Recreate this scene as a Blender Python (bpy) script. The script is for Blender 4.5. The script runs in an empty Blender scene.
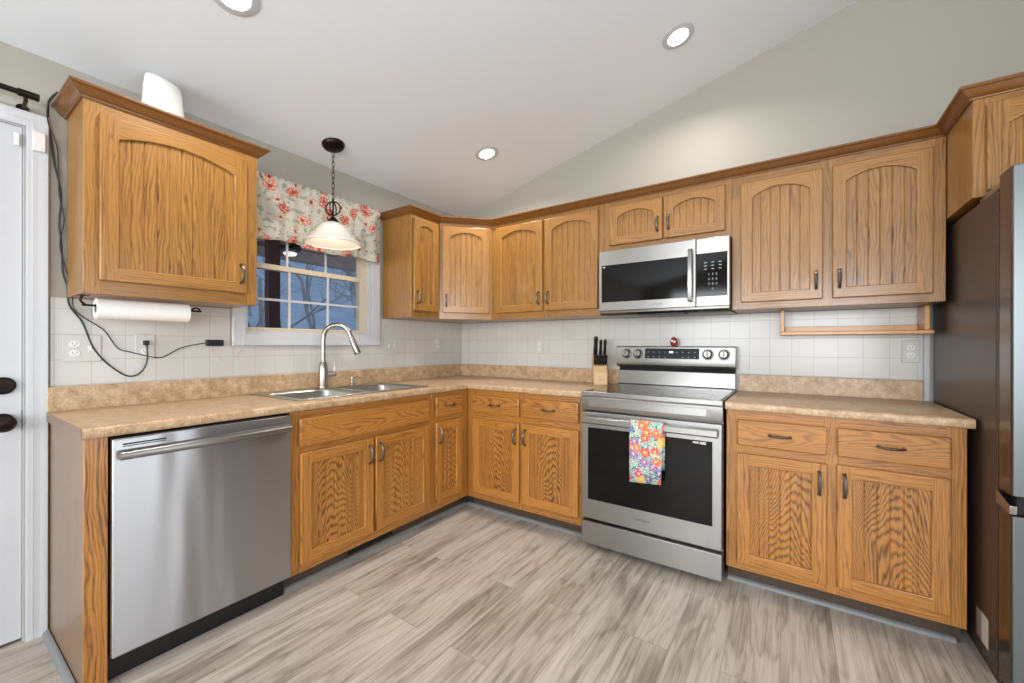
import bpy, bmesh, math, random
from mathutils import Vector, Matrix
random.seed(7)
S = bpy.context.scene
COL = S.collection
PI = math.pi
R = math.radians

# ------------------------------------------------------------------ camera, world, lights, exposure
cd = bpy.data.cameras.new('camera')
cam = bpy.data.objects.new('camera', cd)
COL.objects.link(cam)
yaw, roll = -0.5798, 0.0018
cam.matrix_world = Matrix.Translation((2.5854, -2.8587, 1.1951)) @ Matrix.Rotation(-0.0 + 0.5798, 4, 'Z') @ Matrix.Rotation(PI / 2, 4, 'X') @ Matrix.Rotation(roll, 4, 'Z')
cd.sensor_fit = 'HORIZONTAL'
cd.sensor_width = 36.0
cd.lens = 406.68 * 36.0 / 1024.0
cd.shift_x = -13.41 / 1024.0
cd.shift_y = 3.37 / 1024.0
cd.clip_start = 0.02
S.camera = cam

S.view_settings.view_transform = 'Standard'
S.view_settings.look = 'None'
S.view_settings.gamma = 1.0
S.view_settings.use_curve_mapping = False
S.view_settings.exposure = 0.22

W = bpy.data.worlds.new('dusk_sky')
S.world = W
W.use_nodes = True
W.node_tree.nodes['Background'].inputs[0].default_value = (0.42, 0.47, 0.55, 1)
W.node_tree.nodes['Background'].inputs[1].default_value = 2.2


def area(name, loc, target, sx, sy, power, color=(1, 1, 1), shape='RECTANGLE'):
    l = bpy.data.lights.new(name, 'AREA')
    l.shape = shape
    l.size = sx
    if shape in ('RECTANGLE', 'ELLIPSE'):
        l.size_y = sy
    l.energy = power
    l.color = color
    o = bpy.data.objects.new(name, l)
    COL.objects.link(o)
    o.location = loc
    o.rotation_euler = (Vector(target) - Vector(loc)).to_track_quat('-Z', 'Y').to_euler()
    return o


# daylight through unseen windows in the rear wall, then two added side fills
area('daylight_rear_window', (1.25, -6.62, 1.55), (1.25, 0, 3.3), 1.5, 1.5, 94, (0.93, 0.97, 1.0))
area('daylight_rear_window_right', (3.1, -6.62, 1.55), (3.1, 0, 3.3), 1.4, 1.5, 94, (0.93, 0.97, 1.0))
area('side_fill_dishwasher', (4.26, -1.75, 1.05), (0, -1.75, 1.4), 1.0, 1.9, 14, (0.93, 0.97, 1.0))  # added beside the fridge through an unseen opening to brighten the dishwasher
area('side_fill_window_wall', (4.26, -4.4, 1.5), (0, -3.2, 1.9), 1.4, 1.4, 60, (0.93, 0.97, 1.0))  # added through an unseen side opening to brighten the window wall tile
CAN_W = 8.0
CAN_COL = (1.0, 0.95, 0.88)

# ------------------------------------------------------------------ materials


def srgb(h):
    h = h.lstrip('#')
    out = []
    for i in (0, 2, 4):
        c = int(h[i:i + 2], 16) / 255.0
        out.append(c / 12.92 if c <= 0.04045 else ((c + 0.055) / 1.055) ** 2.4)
    return tuple(out) + (1.0,)


class NT:
    def __init__(self, name):
        self.m = bpy.data.materials.new(name)
        self.m.use_nodes = True
        self.t = self.m.node_tree
        self.b = self.t.nodes['Principled BSDF']

    def n(self, typ, **kw):
        nd = self.t.nodes.new(typ)
        for k, v in kw.items():
            setattr(nd, k, v)
        return nd

    def l(self, a, b):
        self.t.links.new(a, b)

    def val(self, sock, v):
        if hasattr(v, 'bl_idname') or hasattr(v, 'is_output'):
            self.l(v, sock)
        else:
            sock.default_value = v

    def math(self, op, a, b=0.0, c=None):
        nd = self.n('ShaderNodeMath', operation=op)
        self.val(nd.inputs[0], a)
        self.val(nd.inputs[1], b)
        if c is not None:
            self.val(nd.inputs[2], c)
        return nd.outputs[0]

    def comb(self, x, y, z):
        nd = self.n('ShaderNodeCombineXYZ')
        for i, v in enumerate((x, y, z)):
            self.val(nd.inputs[i], v)
        return nd.outputs[0]

    def obj(self):
        tc = self.n('ShaderNodeTexCoord')
        sp = self.n('ShaderNodeSeparateXYZ')
        self.l(tc.outputs['Object'], sp.inputs[0])
        return tc.outputs['Object'], sp.outputs[0], sp.outputs[1], sp.outputs[2]

    def noise(self, vec, scale=1.0, detail=2.0, rough=0.5):
        nd = self.n('ShaderNodeTexNoise')
        nd.inputs['Scale'].default_value = scale
        nd.inputs['Detail'].default_value = detail
        nd.inputs['Roughness'].default_value = rough
        self.l(vec, nd.inputs['Vector'])
        return nd.outputs['Fac']

    def ramp(self, fac, stops, interp='LINEAR'):
        nd = self.n('ShaderNodeValToRGB')
        nd.color_ramp.interpolation = interp
        e = nd.color_ramp.elements
        while len(e) < len(stops):
            e.new(0.5)
        for i, (p, c) in enumerate(stops):
            e[i].position = p
            e[i].color = c if len(c) == 4 else tuple(c) + (1,)
        self.l(fac, nd.inputs[0])
        return nd.outputs[0]

    def mix(self, fac, a, b, blend='MIX'):
        nd = self.n('ShaderNodeMix', data_type='RGBA', blend_type=blend)
        self.val(nd.inputs[0], fac)
        self.val(nd.inputs[6], a)
        self.val(nd.inputs[7], b)
        return nd.outputs[2]

    def bump(self, h, strength=0.2, dist=0.002):
        nd = self.n('ShaderNodeBump')
        nd.inputs['Strength'].default_value = strength
        nd.inputs['Distance'].default_value = dist
        self.l(h, nd.inputs['Height'])
        self.l(nd.outputs[0], self.b.inputs['Normal'])

    def set(self, **kw):
        names = dict(color='Base Color', rough='Roughness', metal='Metallic', spec='Specular IOR Level', coat='Coat Weight',
                     coat_rough='Coat Roughness', emit='Emission Color', emit_s='Emission Strength', trans='Transmission Weight',
                     ior='IOR', alpha='Alpha', aniso='Anisotropic')
        for k, v in kw.items():
            self.val(self.b.inputs[names[k]], v)
        return self


def plain(name, col, rough=0.5, metal=0.0, bump=0.0, bscale=60.0, var=0.0, **kw):
    t = NT(name)
    o, x, y, z = t.obj()
    nz = t.noise(o, bscale, 3.0)
    c = srgb(col)
    d = tuple(v * (1 - var) for v in c[:3]) + (1,)
    t.set(color=t.mix(nz, d, c) if var else c, rough=rough, metal=metal, **kw)
    if bump:
        t.bump(nz, bump, 0.001)
    return t.m


def oak(name, axis, light, dark, cathedral=False, rough=0.36, contrast=1.0):
    """Oak veneer: fine pores and growth rings running along one axis of the piece."""
    t = NT(name)
    o, x, y, z = t.obj()
    info = t.n('ShaderNodeObjectInfo')
    rnd = info.outputs['Random']
    across = t.math('ADD', x, y) if axis == 'z' else t.math('ADD', z, y)
    along = z if axis == 'z' else x
    off = t.math('MULTIPLY', rnd, 53.0)
    a2 = t.math('ADD', across, off)
    l2 = t.math('ADD', along, t.math('MULTIPLY', rnd, 17.0))
    warp = t.noise(t.comb(t.math('MULTIPLY', a2, 11.0), t.math('MULTIPLY', l2, 1.7), off), 1.0, 3.0)
    fine = t.noise(t.comb(t.math('MULTIPLY', a2, 520.0), t.math('MULTIPLY', l2, 9.0), off), 1.0, 2.0)
    mid = t.noise(t.comb(t.math('MULTIPLY', a2, 120.0), t.math('MULTIPLY', l2, 2.6), off), 1.0, 3.0)
    big = t.noise(t.comb(t.math('MULTIPLY', a2, 5.0), t.math('MULTIPLY', l2, 0.9), off), 1.0, 2.0)
    if cathedral:
        # flat-sawn figure: nested arches, their centre wandering from panel to panel
        cen = t.math('MULTIPLY_ADD', rnd, 0.10 if axis == 'z' else 0.05, 0.12 if axis == 'z' else 0.04)
        cx = t.math('SUBTRACT', across, cen)
        wob = t.math('MULTIPLY_ADD', t.noise(t.comb(0.0, t.math('MULTIPLY', l2, 2.5), off), 1.0, 1.0), 0.16, -0.08)
        cx = t.math('ADD', cx, wob)
        h = t.math('MULTIPLY', t.math('MULTIPLY', cx, cx), 480.0 if axis == 'z' else 900.0)
        h = t.math('ADD', h, t.math('MULTIPLY', along, 24.0 if axis == 'z' else 9.0))
        h = t.math('ADD', h, t.math('MULTIPLY', warp, 7.0))
        h = t.math('ADD', h, t.math('MULTIPLY', mid, 0.9))
    else:
        h = t.math('ADD', t.math('MULTIPLY', a2, 90.0), t.math('MULTIPLY', warp, 10.0))
    w = t.math('SINE', t.math('MULTIPLY', h, 2 * PI))
    ring = t.math('MULTIPLY_ADD', w, 0.5, 0.5)
    ring = t.math('POWER', ring, 2.2)
    k = (0.66 if cathedral else 0.42) * contrast
    f = t.math('MULTIPLY', ring, k)
    f = t.math('ADD', f, t.math('MULTIPLY', t.math('SUBTRACT', mid, 0.5), 1.0 * contrast))
    pore = t.math('GREATER_THAN', fine, 0.60)
    f = t.math('ADD', f, t.math('MULTIPLY', pore, 0.30 * contrast))
    f = t.math('ADD', f, t.math('MULTIPLY', t.math('SUBTRACT', big, 0.5), 0.5))
    f = t.math('ADD', f, t.math('MULTIPLY_ADD', rnd, 0.12, -0.02))
    lc, dc = srgb(light), srgb(dark)
    mc = tuple((lc[i] * 0.6 + dc[i] * 0.4) for i in range(3)) + (1,)
    t.set(color=t.ramp(f, [(0.0, lc), (0.45, mc), (1.0, dc)]), rough=rough, coat=0.35, coat_rough=0.16)
    t.bump(t.math('SUBTRACT', 1.0, f), 0.12, 0.001)
    return t.m


UL, UD = '9f6f31', '502d10'
BL, BD = 'b47833', '562f10'
M = {}
M['u_v'] = oak('upper oak upright grain', 'z', UL, UD)
M['u_h'] = oak('upper oak level grain', 'x', UL, UD)
M['u_p'] = oak('upper oak panel', 'z', UL, UD, False, contrast=1.25)
M['b_v'] = oak('base oak upright grain', 'z', BL, BD, contrast=1.2)
M['b_h'] = oak('base oak level grain', 'x', BL, BD, contrast=1.2)
M['b_p'] = oak('base oak panel', 'z', BL, BD, True, contrast=1.15)
M['b_d'] = oak('base oak drawer front', 'x', BL, BD, True, contrast=0.8)
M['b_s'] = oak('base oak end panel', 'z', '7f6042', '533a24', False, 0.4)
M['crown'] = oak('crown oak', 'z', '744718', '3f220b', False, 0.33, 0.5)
M['u_b'] = oak('cabinet underside', 'x', '9a6432', '6a3f1a', False, 0.5)
M['wall'] = plain('greige wall paint', 'a29e94', 0.55, bump=0.12, bscale=180)
M['ceiling'] = plain('white ceiling paint', 'e2e6ea', 0.75, bump=0.08, bscale=120)
M['white'] = plain('white gloss trim', 'c2c3c6', 0.32, var=0.02)
M['plastic'] = plain('white plastic', 'dddcd8', 0.3, var=0.01)
M['plate'] = plain('almond white plastic', 'c4c2bc', 0.35, var=0.01)
M['vinyl'] = plain('beige vinyl sash', 'cdbfa8', 0.4, var=0.05)
M['bronze'] = plain('oil rubbed bronze', '2b201b', 0.35, 0.8, var=0.3)
M['pewter'] = plain('dark pewter', '746c64', 0.33, 0.9, var=0.3)
M['nickel'] = plain('brushed nickel', 'a39d94', 0.27, 1.0, var=0.08, bscale=200)
M['black'] = plain('black plastic', '0c0c0d', 0.4, var=0.2)
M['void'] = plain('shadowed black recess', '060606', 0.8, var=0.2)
M['cord_g'] = plain('dark green cord', '16302c', 0.5, var=0.2)
M['cord_b'] = plain('dark brown cord', '2a1f1c', 0.5, var=0.2)
M['cord_w'] = plain('clear white cord', 'd5d2ca', 0.4, var=0.05)
M['paper'] = plain('white paper towel', 'f2f0ee', 0.85, bump=0.25, bscale=240, var=0.03)
M['core'] = plain('cardboard core', '7b8794', 0.8, var=0.1)
M['toe'] = plain('dark toe kick board', '4a3a2c', 0.6, var=0.2)  # dark grey-brown is the board's own colour
M['shoe'] = plain('grey base shoe', '7b7d7c', 0.45, var=0.08)
M['kblock'] = plain('pale beech', 'd9b483', 0.5, var=0.12, bscale=40)
M['shelfwood'] = oak('shelf pine', 'x', 'cf9550', '9c6a30', False, 0.4, 0.5)
M['red'] = plain('red glazed ceramic', 'a8322a', 0.3, var=0.35, bscale=120)
M['hub'] = plain('white glazed face', 'dedbd6', 0.3, var=0.02)
M['label'] = plain('grey sticker', '8d8480', 0.5, var=0.1)
M['label2'] = plain('pale sticker', 'c5bdb8', 0.5, var=0.1)
M['ink'] = plain('dark print', '4a4a4c', 0.4, var=0.05)
M['mark'] = plain('pale grey print', 'a3a7ab', 0.4, var=0.02)
M['fridge_side'] = plain('dark fridge side', '4e4038', 0.35, 0.5, bump=0.05, bscale=400)  # brown in the colour stands for oak mirrored in a dark grey side
M['bark'] = plain('grey bark', '8a8a8c', 0.9, var=0.6, bscale=12)
M['post'] = plain('dark stained post', '5a2e1d', 0.6, var=0.3, bscale=15)
M['porchceil'] = plain('grey brown porch boards', 'c2afa6', 0.7, var=0.35, bscale=6)
M['fanbrown'] = plain('brown fan blade', '8a5434', 0.5, var=0.2, bscale=10)
M['slope'] = plain('leaf covered hillside', '7f90a2', 0.95, var=0.5, bscale=1.3)
M['deck'] = plain('porch deck', '6c625a', 0.8, var=0.3, bscale=5)


def steel(name, col='c4c2bf', rough=0.27, wav=0.0, axis='x', an=0.75):
    t = NT(name)
    o, x, y, z = t.obj()
    if axis == 'x':
        v = t.comb(t.math('MULTIPLY', x, 3.0), t.math('MULTIPLY', y, 300.0), t.math('MULTIPLY', z, 600.0))
    else:
        v = t.comb(t.math('MULTIPLY', x, 600.0), t.math('MULTIPLY', y, 300.0), t.math('MULTIPLY', z, 3.0))
    br = t.noise(v, 1.0, 2.0)
    c = srgb(col)
    d = tuple(k * 0.98 for k in c[:3]) + (1,)
    t.set(color=t.mix(br, d, c), metal=1.0, rough=t.math('MULTIPLY_ADD', br, 0.01, rough))
    tg = t.n('ShaderNodeTangent', direction_type='RADIAL', axis='Z')
    t.l(tg.outputs[0], t.b.inputs['Tangent'])
    t.set(aniso=an)
    t.b.inputs['Anisotropic Rotation'].default_value = 0.25
    if wav:
        wn = t.noise(t.comb(t.math('MULTIPLY', x, 7.0), t.math('MULTIPLY', y, 1.0), t.math('MULTIPLY', z, 1.1)), 1.0, 1.0)
        t.bump(wn, 0.5, wav)
    return t.m


M['steel'] = steel('brushed stainless', '989693', 0.33)
M['steel_h'] = steel('handle stainless', '918e8a', 0.25)
M['steel_dw'] = steel('brushed stainless door', 'b4b3b4', 0.30, 0.012, an=0.97)
M['steel_d'] = steel('dark stainless', '77736e', 0.3)
M['steel_f'] = steel('fridge stainless', '73797c', 0.3)
M['steel_edge'] = steel('fridge door edge', '6e625a', 0.18)  # brown tint is a reflection put into the grey edge's colour
M['sink'] = steel('sink stainless', 'b5b3ae', 0.3)


def glossy(name, col, rough=0.06, spec=0.22):
    t = NT(name)
    o, x, y, z = t.obj()
    nz = t.noise(o, 8.0, 2.0)
    t.set(color=srgb(col), rough=t.math('MULTIPLY_ADD', nz, 0.04, rough), spec=spec)
    return t.m


M['blackglass'] = glossy('black oven glass', '0d0a09', 0.05)
M['display'] = glossy('display glass', '1b2024', 0.1)


def emis(name, col, s, base='ffffff'):
    t = NT(name)
    t.set(color=srgb(base), emit=srgb(col), emit_s=s, rough=0.5)
    return t.m


M['led'] = emis('clock digits', '9cc8ff', 1.2)
M['lens'] = emis('lit lamp lens', 'fff4e4', 6.0)
M['bulb'] = emis('lit bulb', 'ffedd2', 2.0)
M['fanlight'] = emis('lit fan globe', 'fff2e0', 0.9)


def laminate():
    t = NT('speckled tan laminate')
    o, x, y, z = t.obj()
    n1 = t.noise(o, 26.0, 4.0, 0.65)
    n2 = t.noise(o, 170.0, 2.0, 0.6)
    f = t.math('ADD', t.math('MULTIPLY', n1, 0.65), t.math('MULTIPLY', n2, 0.45))
    t.set(color=t.ramp(f, [(0.34, srgb('86694b')), (0.50, srgb('ae8e6b')), (0.60, srgb('bc9f7e')), (0.76, srgb('d2bda2'))]), rough=0.34)
    return t.m


M['lam'] = laminate()
M['lam_edge'] = plain('dark laminate end', '86705f', 0.5, var=0.25, bscale=30)


def tile_mat(name, axis):
    t = NT(name)
    o, x, y, z = t.obj()
    v = t.comb(x if axis == 'x' else y, z, 0.0)
    b = t.n('ShaderNodeTexBrick', offset=0.0, offset_frequency=1, squash=1.0)
    b.inputs['Scale'].default_value = 1.0
    b.inputs['Brick Width'].default_value = 0.1085
    b.inputs['Row Height'].default_value = 0.1085
    b.inputs['Mortar Size'].default_value = 0.0011
    b.inputs['Mortar Smooth'].default_value = 0.3
    b.inputs['Bias'].default_value = 0.0
    b.inputs['Color1'].default_value = srgb('c5c2bc')
    b.inputs['Color2'].default_value = srgb('c1beb7')
    b.inputs['Mortar'].default_value = srgb('a5a19a')
    mp = t.n('ShaderNodeMapping')
    mp.inputs['Location'].default_value = (0.02, -0.043, 0)
    t.l(v, mp.inputs[0])
    t.l(mp.outputs[0], b.inputs['Vector'])
    t.set(color=b.outputs['Color'], rough=0.22)
    t.bump(t.math('SUBTRACT', 1.0, b.outputs['Fac']), 0.35, 0.001)
    return t.m


M['tile_x'] = tile_mat('white wall tile back', 'x')
M['tile_y'] = tile_mat('white wall tile side', 'y')


def floor_mat():
    t = NT('grey oak vinyl plank')
    o, x, y, z = t.obj()
    v = t.comb(y, x, 0.0)
    b = t.n('ShaderNodeTexBrick', offset=0.37, offset_frequency=2, squash=1.0)
    b.inputs['Scale'].default_value = 1.0
    b.inputs['Brick Width'].default_value = 1.22
    b.inputs['Row Height'].default_value = 0.182
    b.inputs['Mortar Size'].default_value = 0.0012
    b.inputs['Mortar Smooth'].default_value = 0.2
    b.inputs['Color1'].default_value = (0, 0, 0, 1)
    b.inputs['Color2'].default_value = (1, 1, 1, 1)
    b.inputs['Mortar'].default_value = (0.5, 0.5, 0.5, 1)
    t.l(v, b.inputs['Vector'])
    sp = t.n('ShaderNodeSeparateColor')
    t.l(b.outputs['Color'], sp.inputs[0])
    rnd = sp.outputs[0]
    off = t.math('MULTIPLY', rnd, 41.0)
    xa = t.math('ADD', x, off)
    warp = t.noise(t.comb(t.math('MULTIPLY', xa, 7.0), t.math('MULTIPLY', y, 1.1), off), 1.0, 3.0)
    mid = t.noise(t.comb(t.math('MULTIPLY', xa, 75.0), t.math('MULTIPLY', y, 1.6), off), 1.0, 4.0, 0.6)
    fine = t.noise(t.comb(t.math('MULTIPLY', xa, 300.0), t.math('MULTIPLY', y, 5.0), off), 1.0, 2.0)
    blot = t.noise(t.comb(t.math('MULTIPLY', xa, 9.0), t.math('MULTIPLY', y, 1.6), off), 1.0, 3.0)
    h = t.math('ADD', t.math('MULTIPLY', xa, 16.0), t.math('MULTIPLY', warp, 9.0))
    ring = t.math('POWER', t.math('MULTIPLY_ADD', t.math('SINE', t.math('MULTIPLY', h, 2 * PI)), 0.5, 0.5), 3.0)
    f = t.math('MULTIPLY', ring, 0.17)
    f = t.math('ADD', f, t.math('MULTIPLY', t.math('SUBTRACT', mid, 0.42), 0.75))
    f = t.math('ADD', f, t.math('MULTIPLY', t.math('SUBTRACT', fine, 0.5), 0.6))
    f = t.math('ADD', f, t.math('MULTIPLY', t.math('POWER', blot, 3.0), 1.7))
    f = t.math('ADD', f, t.math('MULTIPLY', rnd, 0.10))
    col = t.ramp(f, [(0.0, srgb('c3b9ae')), (0.30, srgb('b2a79c')), (0.60, srgb('908579')), (1.0, srgb('61574f'))])
    col = t.mix(t.math('MULTIPLY', b.outputs['Fac'], 0.55), col, srgb('5d544c'))
    t.set(color=col, rough=t.math('MULTIPLY_ADD', mid, 0.15, 0.30))
    t.bump(t.math('SUBTRACT', 1.0, b.outputs['Fac']), 0.25, 0.001)
    return t.m


M['floor'] = floor_mat()


def flowers(name, base, palette, leaves, scale, plane, thresh):
    """Printed cotton: blooms of several colours with leaves on a pale ground."""
    t = NT(name)
    o, x, y, z = t.obj()
    v = t.comb(x if plane == 'x' else y, z, 0.0)
    n = t.n('ShaderNodeTexNoise')
    n.inputs['Scale'].default_value = scale * 1.6
    n.inputs['Detail'].default_value = 3.0
    t.l(v, n.inputs['Vector'])
    va = t.n('ShaderNodeVectorMath', operation='MULTIPLY_ADD')
    t.l(n.outputs['Color'], va.inputs[0])
    va.inputs[1].default_value = (0.55 / scale, 0.55 / scale, 0)
    t.l(v, va.inputs[2])
    vo = t.n('ShaderNodeTexVoronoi', voronoi_dimensions='2D')
    vo.inputs['Scale'].default_value = scale
    t.l(va.outputs[0], vo.inputs['Vector'])
    sp = t.n('ShaderNodeSeparateColor')
    t.l(vo.outputs['Color'], sp.inputs[0])
    stops = [(i / len(palette), srgb(c)) for i, c in enumerate(palette)]
    petal = t.ramp(sp.outputs[0], stops, 'CONSTANT')
    shade = t.noise(v, scale * 9.0, 2.0)
    petal = t.mix(t.math('MULTIPLY', t.math('GREATER_THAN', shade, 0.55), 0.55), petal, srgb('f3e6d4'))
    lv = t.noise(v, scale * 3.2, 2.0)
    ground = t.ramp(lv, [(0.0, srgb(leaves[0])), (0.44, srgb(base)), (0.54, srgb(leaves[1])), (0.63, srgb(base))], 'CONSTANT')
    inner = t.math('LESS_THAN', vo.outputs['Distance'], thresh)
    keep = t.math('LESS_THAN', sp.outputs[1], 0.93)
    col = t.mix(t.math('MULTIPLY', inner, keep), ground, petal)
    centre = t.math('LESS_THAN', vo.outputs['Distance'], thresh * 0.28)
    col = t.mix(centre, col, srgb(leaves[2]))
    t.set(color=col, rough=0.85)
    return t.m


M['towel'] = flowers('floral towel print', 'd2cbbd', ['d7402c', 'e8622f', 'c63f73', '4d5f9e', 'e9b54a', 'e0532c', '8a5aa5'], ['2f7d78', '5fa39a', 'f0d27a'], 19.0, 'x', 0.46)
M['valance'] = flowers('floral valance print', 'cbc3b5', ['b4503f', 'cd8673', 'b3b3a6', 'c26a56', 'bfae9b'], ['9a9f92', 'bfc0b2', 'a83c30'], 10.0, 'y', 0.36)


def glass_pane():
    t = NT('clear window glass')
    t.set(color=(0.86, 0.93, 1.0, 1), rough=0.0, trans=1.0, ior=1.05, spec=0.35)
    return t.m


M['glass'] = glass_pane()


def shade_glass():
    t = NT('alabaster lamp glass')
    o, x, y, z = t.obj()
    nz = t.noise(o, 9.0, 3.0)
    t.set(color=t.mix(nz, srgb('d9d2c6'), srgb('f6f3ec')), rough=0.25, trans=0.35, ior=1.15)
    return t.m


M['alabaster'] = shade_glass()

# ------------------------------------------------------------------ mesh helpers


class MB:
    """Collects shapes and links them as ONE mesh object."""

    def __init__(self):
        self.v, self.f, self.m = [], [], []
        self.X = Matrix.Identity(4)

    def add(self, verts, faces, mi=0):
        n = len(self.v)
        self.v += [self.X @ Vector(p) for p in verts]
        for k, f in enumerate(faces):
            self.f.append([i + n for i in f])
            self.m.append(mi[k] if isinstance(mi, (list, tuple)) else mi)
        return self

    def box(self, x0, x1, y0, y1, z0, z1, mi=0):
        v = [(x, y, z) for z in (z0, z1) for y in (y0, y1) for x in (x0, x1)]
        f = [(0, 2, 3, 1), (4, 5, 7, 6), (0, 1, 5, 4), (2, 6, 7, 3), (0, 4, 6, 2), (1, 3, 7, 5)]
        return self.add(v, f, mi)

    def prism(self, pts, axis, a, b, mi=0):
        """polygon pts in the plane across axis, swept from a to b"""
        def p3(p, w):
            return {'x': (w, p[0], p[1]), 'y': (p[0], w, p[1]), 'z': (p[0], p[1], w)}[axis]
        n = len(pts)
        v = [p3(p, a) for p in pts] + [p3(p, b) for p in pts]
        f = [tuple(range(n))[::-1], tuple(range(n, 2 * n))] + [(i, (i + 1) % n, n + (i + 1) % n, n + i) for i in range(n)]
        return self.add(v, f, mi)

    def lathe(self, prof, seg=32, mi=0, c=(0, 0, 0), axis='z', sy=1.0):
        """profile [(r, h)] turned about an axis through c"""
        v = []
        for r, h in prof:
            for k in range(seg):
                a = 2 * PI * k / seg
                u, w = r * math.cos(a), r * math.sin(a) * sy
                p = {'z': (u, w, h), 'x': (h, u, w), 'y': (u, h, w)}[axis]
                v.append((p[0] + c[0], p[1] + c[1], p[2] + c[2]))
        f = []
        for i in range(len(prof) - 1):
            for k in range(seg):
                k2 = (k + 1) % seg
                f.append((i * seg + k, i * seg + k2, (i + 1) * seg + k2, (i + 1) * seg + k))
        ring = prof[0] == prof[-1]
        if prof[0][0] > 1e-6 and not ring:
            f.append(tuple(range(seg))[::-1])
        if prof[-1][0] > 1e-6 and not ring:
            f.append(tuple((len(prof) - 1) * seg + k for k in range(seg)))
        return self.add(v, f, mi)

    def tube(self, pts, r, seg=10, mi=0, smooth=0, closed=False, flat=1.0, up=None):
        """round bar along points; r may be a list"""
        P = [Vector(p) for p in pts]
        if smooth:
            Q = []
            n = len(P)
            rng = n if closed else n - 1
            for i in range(rng):
                p0, p1, p2, p3 = (P[(i - 1) % n] if closed or i else P[0]), P[i], P[(i + 1) % n], (P[(i + 2) % n] if closed or i + 2 < n else P[-1])
                for k in range(smooth):
                    s = k / smooth
                    Q.append(0.5 * ((2 * p1) + (p2 - p0) * s + (2 * p0 - 5 * p1 + 4 * p2 - p3) * s * s + (3 * p1 - p0 - 3 * p2 + p3) * s ** 3))
            if not closed:
                Q.append(P[-1])
            if isinstance(r, (list, tuple)):
                r = [r[min(int(i / smooth), len(r) - 1)] * (1 - (i % smooth) / smooth) + r[min(int(i / smooth) + 1, len(r) - 1)] * ((i % smooth) / smooth) for i in range(len(Q))]
            P = Q
        n = len(P)
        rr = r if isinstance(r, (list, tuple)) else [r] * n
        v = []
        u = None
        for i in range(n):
            if closed:
                t = (P[(i + 1) % n] - P[i - 1]).normalized()
            else:
                t = (P[min(i + 1, n - 1)] - P[max(i - 1, 0)]).normalized()
            if u is None:
                u = Vector(up) if up else (Vector((0, 0, 1)) if abs(t.z) < 0.9 else Vector((1, 0, 0)))
            u = (u - t * u.dot(t)).normalized()
            w = t.cross(u)
            for k in range(seg):
                a = 2 * PI * k / seg
                v.append(P[i] + u * (rr[i] * math.cos(a)) + w * (rr[i] * flat * math.sin(a)))
        f = []
        for i in range(n if closed else n - 1):
            j = (i + 1) % n
            for k in range(seg):
                k2 = (k + 1) % seg
                f.append((i * seg + k, i * seg + k2, j * seg + k2, j * seg + k))
        if not closed:
            f.append(tuple(range(seg))[::-1])
            f.append(tuple((n - 1) * seg + k for k in range(seg)))
        return self.add(v, f, mi)

    def grid(self, us, vs, cell, place, w0, w1):
        """slab made of grid cells; cell(i, j) gives a material index or None for a hole; place(u, v, w) -> xyz"""
        idx, V, F, MI = {}, [], [], []

        def vid(i, j, s):
            k = (i, j, s)
            if k not in idx:
                idx[k] = len(V)
                V.append(place(us[i], vs[j], w1 if s else w0))
            return idx[k]
        nu, nv = len(us) - 1, len(vs) - 1
        g = lambda i, j: cell(i, j) if 0 <= i < nu and 0 <= j < nv else None
        for i in range(nu):
            for j in range(nv):
                m = g(i, j)
                if m is None:
                    continue
                a = [(i, j), (i + 1, j), (i + 1, j + 1), (i, j + 1)]
                F.append([vid(p[0], p[1], 1) for p in a]); MI.append(m)
                F.append([vid(p[0], p[1], 0) for p in a[::-1]]); MI.append(m)
                for (di, dj), (p, q) in (((0, -1), (a[0], a[1])), ((1, 0), (a[1], a[2])), ((0, 1), (a[2], a[3])), ((-1, 0), (a[3], a[0]))):
                    if g(i + di, j + dj) is None:
                        F.append([vid(*p, 0), vid(*q, 0), vid(*q, 1), vid(*p, 1)]); MI.append(m)
        return self.add(V, F, MI)

    def build(self, name, mats, parent=None, loc=(0, 0, 0), rot=(0, 0, 0), bevel=0.0, seg=2, angle=35, bangle=40, kind=None, select=None):
        me = bpy.data.meshes.new(name)
        me.from_pydata([tuple(p) for p in self.v], [], self.f)
        if not isinstance(mats, (list, tuple)):
            mats = [mats]
        for m in mats:
            me.materials.append(M[m] if isinstance(m, str) else m)
        me.polygons.foreach_set('material_index', self.m)
        bm = bmesh.new()
        bm.from_mesh(me)
        bmesh.ops.recalc_face_normals(bm, faces=bm.faces)
        if select:
            es = [e for e in bm.edges if select(e)]
            bmesh.ops.bevel(bm, geom=es, offset=bevel, offset_type='OFFSET', segments=seg, profile=0.5, affect='EDGES')
            bevel = 0
        bm.to_mesh(me)
        bm.free()
        me.polygons.foreach_set('use_smooth', [True] * len(me.polygons))
        me.set_sharp_from_angle(angle=R(angle))
        o = bpy.data.objects.new(name, me)
        COL.objects.link(o)
        o.location = loc
        o.rotation_euler = rot
        if parent is not None:
            o.parent = parent
        if bevel:
            b = o.modifiers.new('edge', 'BEVEL')
            b.width = bevel
            b.segments = seg
            b.limit_method = 'ANGLE'
            b.angle_limit = R(bangle)
        if kind:
            o['kind'] = kind
        return o


def tag(o, label, cat, group=None, kind=None):
    o['label'] = label
    o['category'] = cat
    if group:
        o['group'] = group
    if kind:
        o['kind'] = kind
    return o


def thing(name, label, cat, loc=(0, 0, 0), rz=0.0, group=None):
    o = bpy.data.objects.new(name, None)
    COL.objects.link(o)
    o.location = loc
    o.rotation_euler = (0, 0, rz)
    o.empty_display_size = 0.05
    return tag(o, label, cat, group)


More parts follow.
